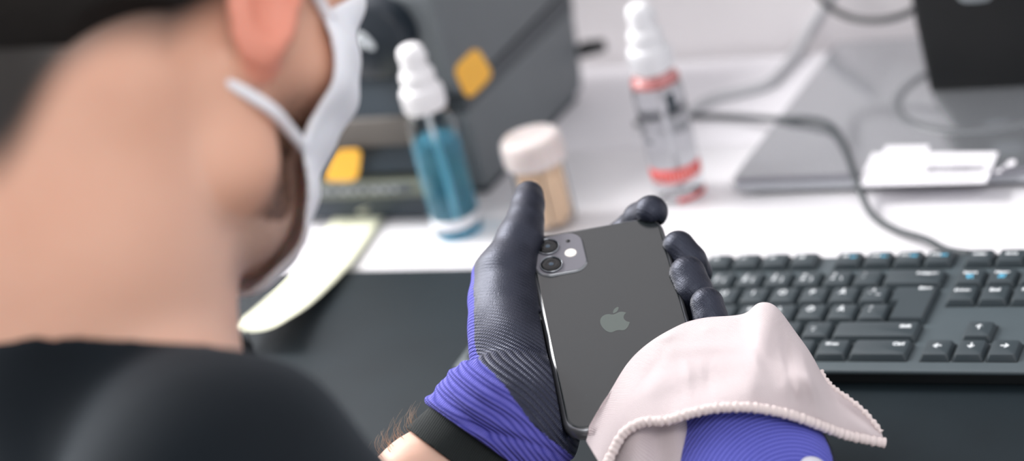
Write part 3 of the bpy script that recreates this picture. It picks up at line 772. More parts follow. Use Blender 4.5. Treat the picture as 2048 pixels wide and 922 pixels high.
skin_m = Mt('skin', 'dfab90', 0.5)
c0 = skin_m.mix(skin_m.noise(25, 5), 'd29d84', 'e0b199')
c0 = skin_m.mix(skin_m.math('MULTIPLY', skin_m.attr('ear_backlit_red'), 0.45), c0, 'dd6552')  # red of light shining through the ears, painted into the skin colour
c0 = skin_m.mix(skin_m.math('MULTIPLY', skin_m.attr('beard'), skin_m.ramp(skin_m.noise(400, 2), [(0.3, (0.65,) * 3), (0.6, (0.95,) * 3)])), c0, '35261f')
c0 = skin_m.mix(skin_m.attr('hairline'), c0, '1a130e')
c0 = skin_m.mix(skin_m.math('MULTIPLY', skin_m.attr('forearm'), 0.6), c0, 'ddb9a8')
skin_m.col(c0); skin_m.bump(skin_m.noise(700, 3), 0.15, 0.0003)
skin_m.b.inputs['Subsurface Weight'].default_value = 0.25; skin_m.b.inputs['Subsurface Scale'].default_value = 0.008
skin_m.b.inputs['Subsurface Radius'].default_value = (1.0, 0.35, 0.2); skin_m = skin_m.m
person = B.mesh('person', skin_m, None, BA, {'beard': beard, 'hairline': hairm, 'ear_backlit_red': ear_backlit_red,
    'forearm': lambda P: sstep(330, 240, np.linalg.norm(P - P2, axis=1)) * (P[:, 0] < 150)}, smooth_it=3)
tag(person, 'person in black t-shirt, white face mask and blue gloves, bending over a phone', 'person')
def pa(o): o.location = o.location - person.location; return o

# hair on the head: a close-cropped shell over the skull
Hh = Vol(HO - 140, HO + 150, 2.0)
Hh.ell(hd(2, 47, 0), (101.5, 90.5, 79), HM, 12); Hh.ell(hd(-24, -4, 0), (76, 40, 64), HM, 14)
X, Y, Z = Hh.grid(); L = [(X - HO[0]) * HM[0, i] + (Y - HO[1]) * HM[1, i] + (Z - HO[2]) * HM[2, i] for i in range(3)]
f_, u_, r_ = L
n1 = np.sin(f_ * 0.9 + 2 * np.sin(u_ * 0.4)) * np.sin(u_ * 0.8 + r_ * 0.3) * np.sin(r_ * 0.7) * 0.7
Hh.a = Hh.a + n1.astype(np.float32)
t_ = np.clip((np.abs(r_) - 12) / 50, 0, 1); eg = u_ - (-56 + 54 * t_ * t_ * (3 - 2 * t_) + 0.9 * np.clip(f_ + 34, 0, 80))
Hh.a = np.maximum(Hh.a, np.maximum(-eg * 0.45, (f_ - 0.35 * np.maximum(u_ - 60, 0) - 58))).astype(np.float32)
hair_m = Mt('hair', '1d1611', 0.75, Specular_IOR_Level=0.25); hair_m.col(hair_m.mix(hair_m.noise(300, 4), '060403', '17110d')); hair_m.bump(hair_m.noise(1200, 2), 0.6, 0.001); hair_m = hair_m.m
pa(Hh.mesh('hair', hair_m, person, HO, smooth_it=1))

# t-shirt: torso and sleeves grown a little over the body, cut at the collar
T = Vol(np.minimum.reduce([EL - 60, SL - 90, HIP - 190]), np.maximum.reduce([SR + 90, NB + 110, CH + 180]), 3.0)
body_prims(T, 4.5)
T.cap(SL, SL + (EL - SL) * 0.62, 55, 52, 22); T.cap(SR, SR + (ER - SR) * 0.55, 55, 52, 22)
T.chain([NB + np.array([0, 0, -40]), NB * 0.5 + hd(-22, -40, 0) * 0.5], [65, 61.5], 14)
X, Y, Z = T.grid()
cn = camv(0.04, -0.97, 0.22); c0p = ray(250, 684, 895)
cut = (X - c0p[0]) * cn[0] + (Y - c0p[1]) * cn[1] + (Z - c0p[2]) * cn[2]
wr = np.sin((X + Z * 0.6) * 0.05 + np.sin(Y * 0.04) * 1.5) * 1.6 + np.sin((X * 0.5 - Z) * 0.09 + np.sin(Y * 0.05)) * 0.8
T.a = (T.a + wr).astype(np.float32)
nax = nrm(hd(-22, -40, 0) - NB); tn = (X - NB[0]) * nax[0] + (Y - NB[1]) * nax[1] + (Z - NB[2]) * nax[2]
rn = np.sqrt(np.maximum(0, (X - NB[0]) ** 2 + (Y - NB[1]) ** 2 + (Z - NB[2]) ** 2 - tn ** 2))
T.a = np.maximum(T.a, np.minimum(np.minimum(cut, 73 - rn), tn + 22).astype(np.float32))
for S0, S1, fr in ((SL, EL, 0.60), (SR, ER, 0.54)):
    d = nrm(S1 - S0); q = S0 + (S1 - S0) * fr
    near = np.sqrt((X - q[0]) ** 2 + (Y - q[1]) ** 2 + (Z - q[2]) ** 2) < 78
    pl = (X - q[0]) * d[0] + (Y - q[1]) * d[1] + (Z - q[2]) * d[2]
    T.a = np.where(near, np.maximum(T.a, pl), T.a).astype(np.float32)
shirt_m = Mt('black_cotton', '10161c', 0.9); shirt_m.col(shirt_m.mix(shirt_m.noise(14, 5), '070b10', '111920')); shirt_m.bump(shirt_m.noise(900, 2), 0.3, 0.0006)
shirt_m.b.inputs['Specular IOR Level'].default_value = 0.2; shirt_m.b.inputs['Sheen Weight'].default_value = 0.12; shirt_m.b.inputs['Sheen Tint'].default_value = (0.5, 0.6, 0.7, 1); shirt_m = shirt_m.m
shirt = pa(T.mesh('t_shirt', shirt_m, person, CH, smooth_it=2))
# trousers down to the floor
Pn = Vol(HIP + np.array([-260, -220, -500]), HIP + np.array([480, 520, 130]), 5.0)
FWd = -back; RGd = nrm([0.80, -0.55, 0])
Pn.ell(HIP + np.array([0, 0, -10]), (152, 122, 95), np.stack([RGd, FWd, np.array([0, 0, 1.0])], 1), 20)
for s_ in (-1, 1):
    h0 = HIP + RGd * 80 * s_ + np.array([0, 0, -30]); kn = h0 + FWd * 380 + RGd * 40 * s_ + np.array([0, 0, -10]); kn[2] = min(kn[2], -130)
    ft = kn + np.array([0, 0, 0]) - FWd * 20; ft[2] = -700
    Pn.chain([h0, kn, ft], [82, 62, 46], 18)
pant_m = plain('dark_trousers', '1a1d24', 0.85)
# (clip the volume to the floor)
pants = pa(Pn.mesh('trousers', pant_m, person, HIP, smooth_it=2))

# face mask: thin shell over nose, mouth and chin
Mk = Vol(HO - 150, HO + 170, 1.6); face_prims(Mk, 5.2, 1.5, False); Mk.ell(hd(90, -36, 0), (20, 44, 24), HM, 24)
inner = Vol(HO - 150, HO + 170, 1.6); face_prims(inner, 3.0, 1.5, False); inner.ell(hd(90, -36, 0), (18, 42, 22), HM, 24)
X, Y, Z = Mk.grid(); f_, u_, r_ = [(X - HO[0]) * HM[0, i] + (Y - HO[1]) * HM[1, i] + (Z - HO[2]) * HM[2, i] for i in range(3)]
pleat = (np.sin((u_ + 0.15 * f_) / 11 * 2 * np.pi / 2) * 0.6 * np.clip((f_ - 45) / 20, 0, 1)).astype(np.float32)
Mk.a = np.maximum(Mk.a + pleat, -(inner.a + pleat)); Mk.a = np.maximum(Mk.a, 50 - f_ - 0.10 * np.abs(u_ + 15) + 0.55 * np.maximum(0, -42 - u_)).astype(np.float32)
Mk.a = np.maximum(Mk.a, (u_ - 14 - 0.62 * (f_ - 52))).astype(np.float32)
mask_m = Mt('mask_fleece', 'f1eef4', 0.8); mask_m.bump(mask_m.noise(900, 2), 0.3, 0.0004)
mask_m.col(mask_m.mix(mask_m.noise(60, 3), 'eeebf2', 'f5f3f7')); mask_m.b.inputs['Subsurface Weight'].default_value = 0.15; mask_m = mask_m.m
maskt = pa(Mk.mesh('face_mask', mask_m, person, HO, smooth_it=1))
for s_ in (-1, 1):
    p = catmull([hd(55, -44, 60 * s_), hd(34, -39, 68 * s_), hd(14, -34, 75 * s_), hd(0, -29, 72 * s_), hd(-8, -22, 62 * s_), hd(-14, -8, 56 * s_), hd(-18, 12, 60 * s_), hd(-16, 34, 64 * s_), hd(-4, 44, 75 * s_), hd(22, 28, 72 * s_), hd(54, 12, 60 * s_)], 8)
    p = np.array(p)
    pf = np.array([head_local(np.array([q_]))[0][0] for q_ in p])
    for q_ in range(14): p = p + (np.clip(2.4 - np.minimum(sdf_at(B, p), 2.4), 0, 0.8) * (pf > 9))[:, None] * HR * s_
    so = tube('ear_loop', list(p), 2.6, mask_m, maskt, anchor=HO, seg=10); so.location = (0, 0, 0)

# ---------------------------------------------------------------- gloves
def glove_mat(name, blue, sp):
    G = Mt(name, '202430', 0.5)
    ridge = G.attr('ridge'); cross = G.attr('cross'); coat0 = G.attr('coat')
    coat = G.math('SMOOTH_MIN', G.math('MULTIPLY_ADD', G.math('ADD', coat0, G.math('MULTIPLY', G.math('SUBTRACT', G.noise(500, 2), 0.5), 2.0)), 1.2, 0.5), 1.0, 0.01)
    coat = G.math('MAXIMUM', coat, 0.0)
    wav = G.math('SINE', G.math('MULTIPLY', ridge, 2 * math.pi / sp))
    crs = G.math('SINE', G.math('MULTIPLY', cross, 2 * math.pi / 0.9))
    lines = G.math('MULTIPLY_ADD', wav, 0.5, 0.5)
    knit = G.math('MULTIPLY', G.math('MULTIPLY_ADD', crs, 0.25, 0.75), G.math('POWER', lines, 0.6))
    kr = G.math('MULTIPLY', knit, G.attr('ridgy'))
    blue_c = G.mix(knit, blue[0], blue[1])
    rid = G.math('MULTIPLY', lines, G.attr('ridgy'))
    coat_c = G.mix(kr, '0d101b', '262b42')
    G.col(G.mix(coat, blue_c, coat_c))
    G.rough(G.math('MULTIPLY_ADD', coat, -0.43, 0.85))
    G.b.inputs['Specular IOR Level'].default_value = 0.7
    G.b.inputs['Specular Tint'].default_value = (0.72, 0.78, 1.0, 1)
    h = G.math('ADD', kr, G.math('MULTIPLY', G.noise(1300, 4), 0.28))
    G.bump(h, 1.0, 0.0008)
    return G.m
gl_mat = glove_mat('glove_left_knit', ('31318c', '716ed0'), 1.75)
gr_mat = glove_mat('glove_right_knit', ('4042a6', '7679dc'), 2.0)
def H(px, py, off): return ray(px, py, phdep(px, py) + off)
nC = camv(-0.60, 0.80, -0.10)                # runs down the wrist, towards the cuff
allp = [H(940, 540, 0), H(1060, 345, -20), H(1460, 560, 0), H(1450, 640, 30), P2 + FD * 8, ray(1150, 960, 1130), H(1100, 560, 50)]
G = Vol(np.min(allp, 0) - 32, np.max(allp, 0) + 32, 0.85, big=20)
# thumb and heel of the thumb
G.chain([H(1058, 391, -12), H(1055, 412, -13), H(1050, 442, -13), H(1040, 478, -10), H(1014, 545, -3), H(1014, 605, 4), H(1022, 690, 8)], [8.2, 8.5, 9.6, 12.2, 15.5, 17.0, 19.5], 5)
G.chain([H(988, 558, 3), H(984, 600, 5), H(986, 650, 6), H(984, 705, 9)], [11.6, 10.8, 11.4, 12.8], 7)
# palm slab beneath the phone, to the four knuckles
kn = [H(1118, 592, 32), H(1170, 622, 32), H(1222, 660, 31), H(1268, 705, 28)]
wr_ = [P2 - FD * 14 - Mj * 12, P2 - FD * 14 - Mj * 4, P2 - FD * 14 + Mj * 5, P2 - FD * 14 + Mj * 12]
for k_, w_ in zip(kn, wr_): G.chain([w_, w_ * 0.5 + k_ * 0.5 + camv(0, 0, 1) * 6, k_], [19, 17, 12], 10)
G.chain([H(1050, 795, 16), H(1075, 850, 16), ray(1088, 890, 1142)], [17, 15, 14], 10)     # heel of the hand
# fingers
G.chain([kn[0], H(1190, 510, 38), H(1262, 452, 20), H(1277, 436, 7), H(1302, 424, -6)], [11, 9.5, 7.4, 8.0, 9.4], 3)
G.chain([kn[1], H(1335, 590, 34), H(1392, 545, 16), H(1380, 522, 3), H(1357, 494, -3)], [11, 9.5, 8.4, 8.8, 9.0], 2)
G.chain([kn[2], H(1350, 650, 32), H(1398, 610, 10), H(1387, 584, 0), H(1375, 548, -6)], [11, 9.5, 8.6, 10.3, 9.8], 2)
G.chain([kn[3], H(1380, 705, 22), H(1425, 670, 8), H(1422, 640, -4), H(1414, 608, -10)], [10, 9, 8.0, 9.0, 8.9], 1.5)
# sleeve over the wrist, gathered in folds
for sg in (-1, 1):
    G.chain([P2 - FD * 36 + Mj * sg * 7, P2 - FD * 14 + Mj * sg * 11.5, P2 + FD * 10 + Mj * sg * 12], [15.5, 21.8, 23.0], 14)
b1, b2_, b3 = ray(939, 545, 1205), ray(966, 716, 1175), ray(1132, 908, 1130)
n1 = nrm(np.cross(b2_ - b1, camv(0.42, 0.0, 1.0))); n1 = n1 * np.sign(n1 @ (H(1010, 620, 0) - b1))
n2 = nrm(np.cross(b3 - b2_, camv(0.0, 0.0, 1.0))); n2 = n2 * np.sign(n2 @ (H(1050, 700, 0) - b2_))
X, Y, Z = G.grid()
blz = np.clip(0.6 - ((X - b2_[0]) * n2[0] + (Y - b2_[1]) * n2[1] + (Z - b2_[2]) * n2[2]) / 9, 0.05, 1)
sC = (X - P2[0]) * nC[0] + (Y - P2[1]) * nC[1] + (Z - P2[2]) * nC[2]
mC = (X - P2[0]) * Mj[0] + (Y - P2[1]) * Mj[1] + (Z - P2[2]) * Mj[2]
sk = sC - 0.02 * mC + 1.2 * np.sin(mC * 0.11)
fold = 0
for c_, w_, a_ in ((-3.5, 3.2, 2.4), (-13, 3.8, 2.2), (-22, 3.2, 2.2), (-29.5, 2.8, 1.8)):
    fold = fold + a_ * np.exp(-((sk + 0.10 * mC - c_) / w_) ** 2)
amp = np.clip((40 - mC) / 60, 0.15, 1.0)
diag = 1.3 * np.exp(-((sk + 12 + 0.35 * (mC - 10)) / 2.0) ** 2) + 0.9 * np.exp(-((sk + 5 - 0.12 * mC) / 1.6) ** 2)
G.a = (G.a - (fold * amp - 1.0) * (sC > -42) * np.clip((sC + 42) / 8, 0, 1) * blz + diag * (sC > -30) * blz).astype(np.float32)
# small creases at the thumb joint
c1 = H(1022, 508, -18); dd = np.sqrt((X - c1[0]) ** 2 + (Y - c1[1]) ** 2 + (Z - c1[2]) ** 2)
G.a = (G.a + 0.9 * np.exp(-(dd / 5.5) ** 2)).astype(np.float32)
G.a = np.maximum(G.a, sC + 0.03 * mC).astype(np.float32)                                    # cut at the cuff
def phone_cut(V, pad):
    X, Y, Z = V.grid(); q = [(X - PC[0]) * PM[0, i] + (Y - PC[1]) * PM[1, i] + (Z - PC[2]) * PM[2, i] for i in range(3)]
    ex = np.abs(q[0]) - 37.8 + 3.5; ey = np.abs(q[1]) - 75.4 + 3.5; ez = np.abs(q[2]) - 4.2 + 3.5
    d = np.sqrt(np.maximum(ex, 0) ** 2 + np.maximum(ey, 0) ** 2 + np.maximum(ez, 0) ** 2) + np.minimum(np.maximum(ex, np.maximum(ey, ez)), 0) - 3.5 - pad
    V.a = np.maximum(V.a, -d).astype(np.float32)
phone_cut(G, 0.25)
X, Y, Z = G.grid(); q_ = [(X - PC[0]) * PM[0, i] + (Y - PC[1]) * PM[1, i] + (Z - PC[2]) * PM[2, i] for i in range(3)]
G.a = np.maximum(G.a, np.minimum(np.minimum(q_[0] + 38.4, -q_[0]), np.minimum(q_[2] + 1.0, 16 - q_[1])) ).astype(np.float32)
# coated area: palm side only
rc = ray(868, 1000, 1150)
def coat_fn(P): return np.minimum((P - b1) @ n1, (P - b2_) @ n2 - 1.2 * np.sin(((P - b2_) @ Mj) * 0.12))
def ridge_fn(P):
    d = np.linalg.norm(P - rc, axis=1); sc = (P - P2) @ nC
    w = sstep(-34, -26, sc)
    return d * 0.93 * (1 - w) - w * (sc * 0.93 - 110) if False else d * 0.93
glove = pa(G.mesh('work_glove', gl_mat, person, P2, {
    'coat': coat_fn, 'ridge': ridge_fn, 'cross': lambda P: P @ Mj,
    'ridgy': lambda P: 0.08 + 0.92 * sstep(12, 40, (P - H(1010, 560, 0)) @ nC) + 0.3 * sstep(1300, 1340, 1024 + F0 * ((P - CW) @ RW[0]) / ((P - CW) @ RW[2])) * 0}, smooth_it=1))
glove['label'] = 'left glove, blue knit with dark coated palm'
# black knitted cuff
Kf = Vol(P2 - 75, P2 + 75, 0.8)
for sg in (-1, 1): Kf.cap(P2 - FD * 16 + Mj * sg * 11, P2 + FD * 60 + Mj * sg * 12, 20.5, 22.0, 8)
X, Y, Z = Kf.grid(); sC = (X - P2[0]) * nC[0] + (Y - P2[1]) * nC[1] + (Z - P2[2]) * nC[2]
Kf.a = np.maximum(Kf.a, np.maximum(sC - 16.5, -sC - 8)).astype(np.float32)
cuff_m = Mt('black_rib_knit', '14181a', 0.9)
vx = cuff_m.n('ShaderNodeTexVoronoi'); vx.inputs['Scale'].default_value = 900; cuff_m.l(cuff_m.coord(), vx.inputs['Vector'])
a1 = cuff_m.math('SINE', cuff_m.math('MULTIPLY', cuff_m.attr('ridge'), 2 * math.pi / 1.5)); a2 = cuff_m.math('SINE', cuff_m.math('MULTIPLY', cuff_m.attr('cross'), 2 * math.pi / 1.1))
kk = cuff_m.math('MULTIPLY_ADD', cuff_m.math('MULTIPLY', a1, a2), 0.5, 0.5)
cuff_m.col(cuff_m.mix(kk, '090c0e', '283030')); cuff_m.bump(kk, 0.8, 0.0005); cuff_m = cuff_m.m
cuffL = pa(Kf.mesh('knitted_cuff', cuff_m, person, P2, {'ridge': lambda P: (P - P2) @ FD, 'cross': lambda P: (P - P2) @ Mj + 0.5 * ((P - P2) @ FD)}))
cuffL['label'] = 'black knitted cuff'

# right glove: back of the hand towards the camera, fingers forward under the cloth
allp = [ray(1330, 650, 1190), ray(1680, 650, 1190), ray(1330, 1130, 1060), ray(1690, 1130, 1060), ray(1270, 850, 1130)]
G = Vol(np.min(allp, 0) - 30, np.max(allp, 0) + 30, 0.9, big=20)
wrR = ray(1522, 1080, 1090)
G.chain([ray(1510, 905, 1112), ray(1515, 960, 1105), ray(1520, 1030, 1095)], [20, 22, 23], 10)
mk = [ray(1400, 862, 1122), ray(1462, 842, 1112), ray(1530, 845, 1112), ray(1592, 878, 1120)]
for k_, px_ in zip(mk, (1436, 1488, 1535, 1582)): G.chain([k_, ray(px_, 950, 1104), ray((px_ + 1522 * 2) / 3, 1060, 1094)], [14.5, 19, 20], 14)
G.chain([mk[0], H(1375, 785, -14), H(1352, 740, -11), H(1342, 705, -10)], [12, 9.5, 8.5, 8.0], 4)
G.chain([mk[1], H(1444, 765, -16), H(1430, 715, -12), H(1422, 690, -12)], [12, 9.5, 8.8, 8.2], 4)
G.chain([mk[2], H(1515, 760, -18), H(1512, 705, -8), H(1518, 672, -4)], [12, 9.5, 8.6, 8.2], 4)
G.chain([mk[3], H(1585, 785, -22), H(1580, 745, -12), H(1574, 715, -8)], [11.5, 8.8, 8.0, 7.4], 4)
G.chain([ray(1455, 1000, 1108), ray(1405, 940, 1122), ray(1370, 880, 1122), ray(1345, 850, 1118)], [17, 14, 11, 9.5], 6)
X, Y, Z = G.grid()
ax2 = nrm(RWp - ray(1515, 900, 1105)); sc_ = (X - wrR[0]) * ax2[0] + (Y - wrR[1]) * ax2[1] + (Z - wrR[2]) * ax2[2]
G.a = np.maximum(G.a, sc_).astype(np.float32)
rc2 = ray(1590, 1015, 1078)
fw = RW[2]
def coatR(P):
    c = P - CW; zc = c @ RW[2]; k = F0 / zc; qx = 1024 + k * (c @ RW[0])
    right = (P - ray(1632, 880, 1112)) @ camv(1, 0.10, 0.35); left = (P - ray(1368, 880, 1120)) @ camv(-1, -0.25, 0.5)
    under = (P - ray(1510, 900, 1122)) @ RW[2]
    return np.maximum(np.maximum(right, left), under - 6)
phone_cut(G, 2.0)
glR = pa(G.mesh('work_glove', gr_mat, person, wrR, {'coat': coatR, 'ridge': lambda P: np.linalg.norm(P - rc2, axis=1) * 0.95,
    'cross': lambda P: P @ camv(0.7, 0.7, 0), 'ridgy': lambda P: 0.25 + 0.55 * sstep(12, 22, np.linalg.norm(P - rc2, axis=1))}, smooth_it=1))
glR['label'] = 'right glove, blue knit back of the hand'
ps = catmull([(1598, 926), (1612, 914), (1634, 915), (1650, 928), (1646, 946), (1610, 948), (1598, 926)], 5)
pv = []
for x, y in ps + [(1624, 931)]:
    dp = 1040.0
    for q_ in range(60): dp += max(0.0, float(sdf_at(G, np.array([ray(x, y, dp)]))[0]) * 0.8)
    pv.append(ray(x, y, dp - 0.6))
npv = len(pv) - 1
pm_ = pa(from_pd('printed_mark', pv, [(i, (i + 1) % npv, npv) for i in range(npv)], plain('glove_print_white', 'dcdbe6', 0.6), person, wrR))
md = pm_.modifiers.new('thick', 'SOLIDIFY'); md.thickness = 0.0004

# hairs on the forearm
hv, hf = [], []
for i in range(120):
    t = random.random(); s0 = 15 + 50 * t ** 0.9
    th = math.radians(random.gauss(184, 22)); rr = 30.5 + s0 * 0.06
    base = P2 + FD * s0 + Mj * (math.cos(th) * rr) + Mn * (math.sin(th) * 21)
    out = nrm(Mj * math.cos(th) + Mn * math.sin(th)); tang = -FD * random.uniform(0.2, 1.3) + Mn * random.uniform(-.5, .5)
    Lh = random.uniform(5.0, 14); p = [base - out * 1.5]
    for k in range(1, 6):
        u = k / 5; p.append(base + out * Lh * (u - 0.35 * u * u) * random.uniform(.9, 1.05) + tang * Lh * 0.75 * u * u)
    v, f = tube_pd(p, [0.09, 0.09, 0.08, 0.07, 0.05, 0.02], 4); k0 = len(hv); hv += v; hf += [tuple(k0 + q for q in ff) for ff in f]
ahm = plain('arm_hair', 'a98c74', 0.4, bstr=0)
pa(from_pd('arm_hair', hv, hf, ahm, person, P2))

# ================================================================== CLEANING CLOTH
cols = [((1171, 883, 1118), (1206, 938, 1098)), ((1188, 848, 1124), (1214, 928, 1098)), ((1215, 800, 1134), (1226, 904, 1100)), ((1250, 728, None), (1247, 868, 1100)),
        ((1300, 680, None), (1285, 847, 1097)), ((1350, 651, None), (1330, 846, 1093)), ((1385, 637, None), (1375, 832, 1090)), ((1440, 627, 1158), (1430, 820, 1088)),
        ((1492, 622, 1150), (1490, 818, 1086)), ((1512, 601, 1147), (1515, 821, 1087)), ((1532, 596, 1146), (1545, 826, 1088)), ((1556, 606, 1146), (1572, 832, 1090)), ((1590, 655, 1146), (1610, 843, 1094)), ((1622, 700, 1142), (1650, 858, 1100)),
        ((1652, 762, 1132), (1695, 873, 1106)), ((1690, 790, 1122), (1722, 878, 1109)), ((1730, 822, 1116), (1748, 883, 1111)), ((1764, 866, 1112), (1770, 886, 1112))]
Tp, Bp = [], []
for a, b in cols:
    da = a[2] if a[2] else phdep(a[0], a[1]) - 14
    Tp.append(ray(a[0], a[1], da)); Bp.append(ray(b[0], b[1], b[2]))
Tc = catmull(Tp, 8); Bc = catmull(Bp, 8); NS = len(Tc); NT = 46
def topix(p): c = RW @ (p - CW); return 1024 + F0 * c[0] / c[2], 461 + F0 * c[1] / c[2]
vdir = RW[2]
cv, cf, cu_, cvv = [], [], [], []; NTT0 = NT + 7
arc = 0
def seg_g(x, y, ax_, ay, bx, by, w):
    dx, dy = bx - ax_, by - ay; t = max(0, min(1, ((x - ax_) * dx + (y - ay) * dy) / (dx * dx + dy * dy))); q = math.hypot(x - ax_ - t * dx, y - ay - t * dy)
    return math.exp(-(q / w) ** 2) * (0.4 + 0.6 * (1 - abs(2 * t - 1)))
for i in range(NS):
    if i: arc += np.linalg.norm((Bc[i] + Tc[i]) / 2 - (Bc[i - 1] + Tc[i - 1]) / 2)
    s = i / (NS - 1); hgt = np.linalg.norm(Tc[i] - Bc[i])
    for j in range(NT + 7):
        t = j / NT
        if t <= 1:
            q = Bc[i] * (1 - t) + Tc[i] * t
            x, y = topix(q)
            env = math.sin(math.pi * min(1, max(0, t))) ** 0.8 * min(1, hgt / 30)
            d = -5.0 * env + 6.0 * env * (t - 0.5)
            fo_ = 0
            fo_ -= 4.5 * seg_g(x, y, 1535, 600, 1480, 790, 26)
            fo_ += 4.0 * seg_g(x, y, 1562, 660, 1575, 800, 20)
            fo_ -= 3.0 * seg_g(x, y, 1600, 690, 1640, 840, 20)
            fo_ -= 3.0 * seg_g(x, y, 1240, 800, 1470, 700, 24)
            fo_ += 3.0 * seg_g(x, y, 1300, 800, 1500, 740, 24)
            fo_ += 2.6 * seg_g(x, y, 1660, 790, 1750, 850, 12)
            fo_ += 2.5 * seg_g(x, y, 1400, 660, 1460, 760, 16)
            fo_ += 0.7 * math.sin(x * 0.035 + y * 0.02) + 0.5 * math.sin(x * 0.06 - y * 0.05)
            q = q + vdir * (d + fo_ * min(1, 1.5 * env + 0.1))
        else:                                    # rolls over the fingers and turns under
            e = (t - 1) * NT / 7.0; dn = nrm(Bc[i] - Tc[i]); lim = min(1, hgt / 40)
            last = cv[-j + NT + i * (NT + 7)] if False else base_top
            depth_roll = 16 if 7 <= i / 8 <= 13 else 4.5
            q = last + vdir * depth_roll * math.sin(e * math.pi / 2) * lim + dn * (1 - math.cos(e * math.pi / 2)) * depth_roll * 0.9 * lim
        if j == NT: base_top = q
        cv.append(q); cu_.append(arc); cvv.append(t * hgt)
NTT = NT + 7
for i in range(NS - 1):
    for j in range(NTT - 1): cf.append((i * NTT + j, i * NTT + j + 1, (i + 1) * NTT + j + 1, (i + 1) * NTT + j))
CVs = np.array(cv); fix0 = CVs.copy()
push = np.zeros(len(CVs))
for it_ in range(40):
    d = sdf_at(G, CVs - vdir * push[:, None]); push += np.where(d < 2.2, np.clip(2.4 - d, 0, 2.0), 0)
pg_ = push.reshape(NS, NTT0)
for it_ in range(30):
    q_ = np.pad(pg_, 1, mode='edge'); q_ = (q_[:-2, 1:-1] + q_[2:, 1:-1] + q_[1:-1, :-2] + q_[1:-1, 2:]) / 4; pg_ = np.maximum(push.reshape(NS, NTT0), q_)
CVs = CVs - vdir * pg_.reshape(-1)[:, None]
# stay on the camera side of the phone where the cloth lies over it
ql = (CVs - PC) @ PM; over = (np.abs(ql[:, 0]) < 38.5) & (np.abs(ql[:, 1]) < 76.2) & (ql[:, 2] < 6.0)
CVs = CVs + np.where(over, 6.0 - ql[:, 2], 0)[:, None] * PM[:, 2]
gv = CVs.reshape(NS, NTT0, 3).copy(); raw = fix0.reshape(NS, NTT0, 3)
for it_ in range(14):
    m_ = gv.copy(); m_[1:-1, 1:-1] = (gv[:-2, 1:-1] + gv[2:, 1:-1] + gv[1:-1, :-2] + gv[1:-1, 2:]) / 4; gv = m_
CVs = gv.reshape(-1, 3)
for it_ in range(12):
    d = sdf_at(G, CVs); CVs = CVs - vdir * np.where(d < 1.6, np.clip(1.7 - d, 0, 1.5), 0)[:, None]
ql = (CVs - PC) @ PM; over = (np.abs(ql[:, 0]) < 38.5) & (np.abs(ql[:, 1]) < 76.2) & (ql[:, 2] < 6.0)
CVs = CVs + np.where(over, 6.0 - ql[:, 2], 0)[:, None] * PM[:, 2]
# soft creases
for i in range(len(CVs)):
    x, y = topix(CVs[i]); tt = (i % NTT0) / NT
    if tt < 1:
        w_ = math.sin(math.pi * tt) ** 0.5
        CVs[i] = CVs[i] + vdir * w_ * 1.7 * (1.8 * seg_g(x, y, 1565, 650, 1590, 800, 9) - 1.6 * seg_g(x, y, 1590, 660, 1640, 830, 10) + 1.6 * seg_g(x, y, 1480, 650, 1555, 760, 12) - 1.3 * seg_g(x, y, 1440, 690, 1530, 800, 14)
            + 1.2 * seg_g(x, y, 1280, 780, 1330, 700, 12) - 1.2 * seg_g(x, y, 1350, 700, 1480, 690, 12) + 1.5 * seg_g(x, y, 1668, 800, 1752, 862, 7) - 1.0 * seg_g(x, y, 1380, 800, 1370, 700, 10) + 0.9 * seg_g(x, y, 1415, 810, 1420, 720, 9))
cv = list(CVs)
# inner layer hanging below the hand on the left
k0 = len(cv); ni, nj = 22, 20
it = catmull([ray(1186, 872, 1122), ray(1250, 832, 1116), ray(1310, 822, 1112), ray(1365, 822, 1112)], 8); ib = catmull([ray(1222, 1010, 1090), ray(1290, 1020, 1088), ray(1360, 1030, 1088), ray(1425, 1040, 1090)], 8)
n2_ = len(it)
for i in range(n2_):
    for j in range(nj):
        t = j / (nj - 1); q = it[i] * (1 - t) + ib[i] * t + vdir * (3.0 * math.sin(i * 0.5 + t * 1.5) - 4 * math.sin(math.pi * i / (n2_ - 1)))
        cv.append(q); cu_.append(np.linalg.norm(q - it[0])); cvv.append(t * 50)
for i in range(n2_ - 1):
    for j in range(nj - 1): cf.append((k0 + i * nj + j, k0 + i * nj + j + 1, k0 + (i + 1) * nj + j + 1, k0 + (i + 1) * nj + j))
cl_m = Mt('cloth_twill', 'dccdce', 0.9)
uu, vv_ = cl_m.attr('uu'), cl_m.attr('vv')
tw = cl_m.math('SINE', cl_m.math('MULTIPLY', cl_m.math('ADD', cl_m.math('MULTIPLY', uu, 0.8), vv_), 2 * math.pi / 1.25)); tw2 = cl_m.math('SINE', cl_m.math('MULTIPLY', cl_m.math('SUBTRACT', uu, vv_), 2 * math.pi / 1.0))
th_ = cl_m.math('ADD', cl_m.math('MULTIPLY_ADD', tw, 0.35, 0.5), cl_m.math('MULTIPLY', tw2, 0.18))
big = cl_m.mix(cl_m.noise(45, 4), 'c2aeb3', 'd3c2c6')
cl_m.col(cl_m.mix(cl_m.math('MULTIPLY', th_, 1.0), big, 'eee3e4')); cl_m.bump(th_, 0.9, 0.0006)
cl_m.b.inputs['Sheen Weight'].default_value = 0.3; cl_m = cl_m.m
cloth = from_pd('cleaning_cloth', cv, cf, cl_m, None, Bp[8])
for an, dat in (('uu', cu_), ('vv', cvv)):
    at = cloth.data.attributes.new(an, 'FLOAT', 'POINT'); at.data.foreach_set('value', np.array(dat, np.float32))
sm = cloth.modifiers.new('thick', 'SOLIDIFY'); sm.thickness = 0.0012; sm.offset = -1
sb = cloth.modifiers.new('sub', 'SUBSURF'); sb.levels = 1; sb.render_levels = 1
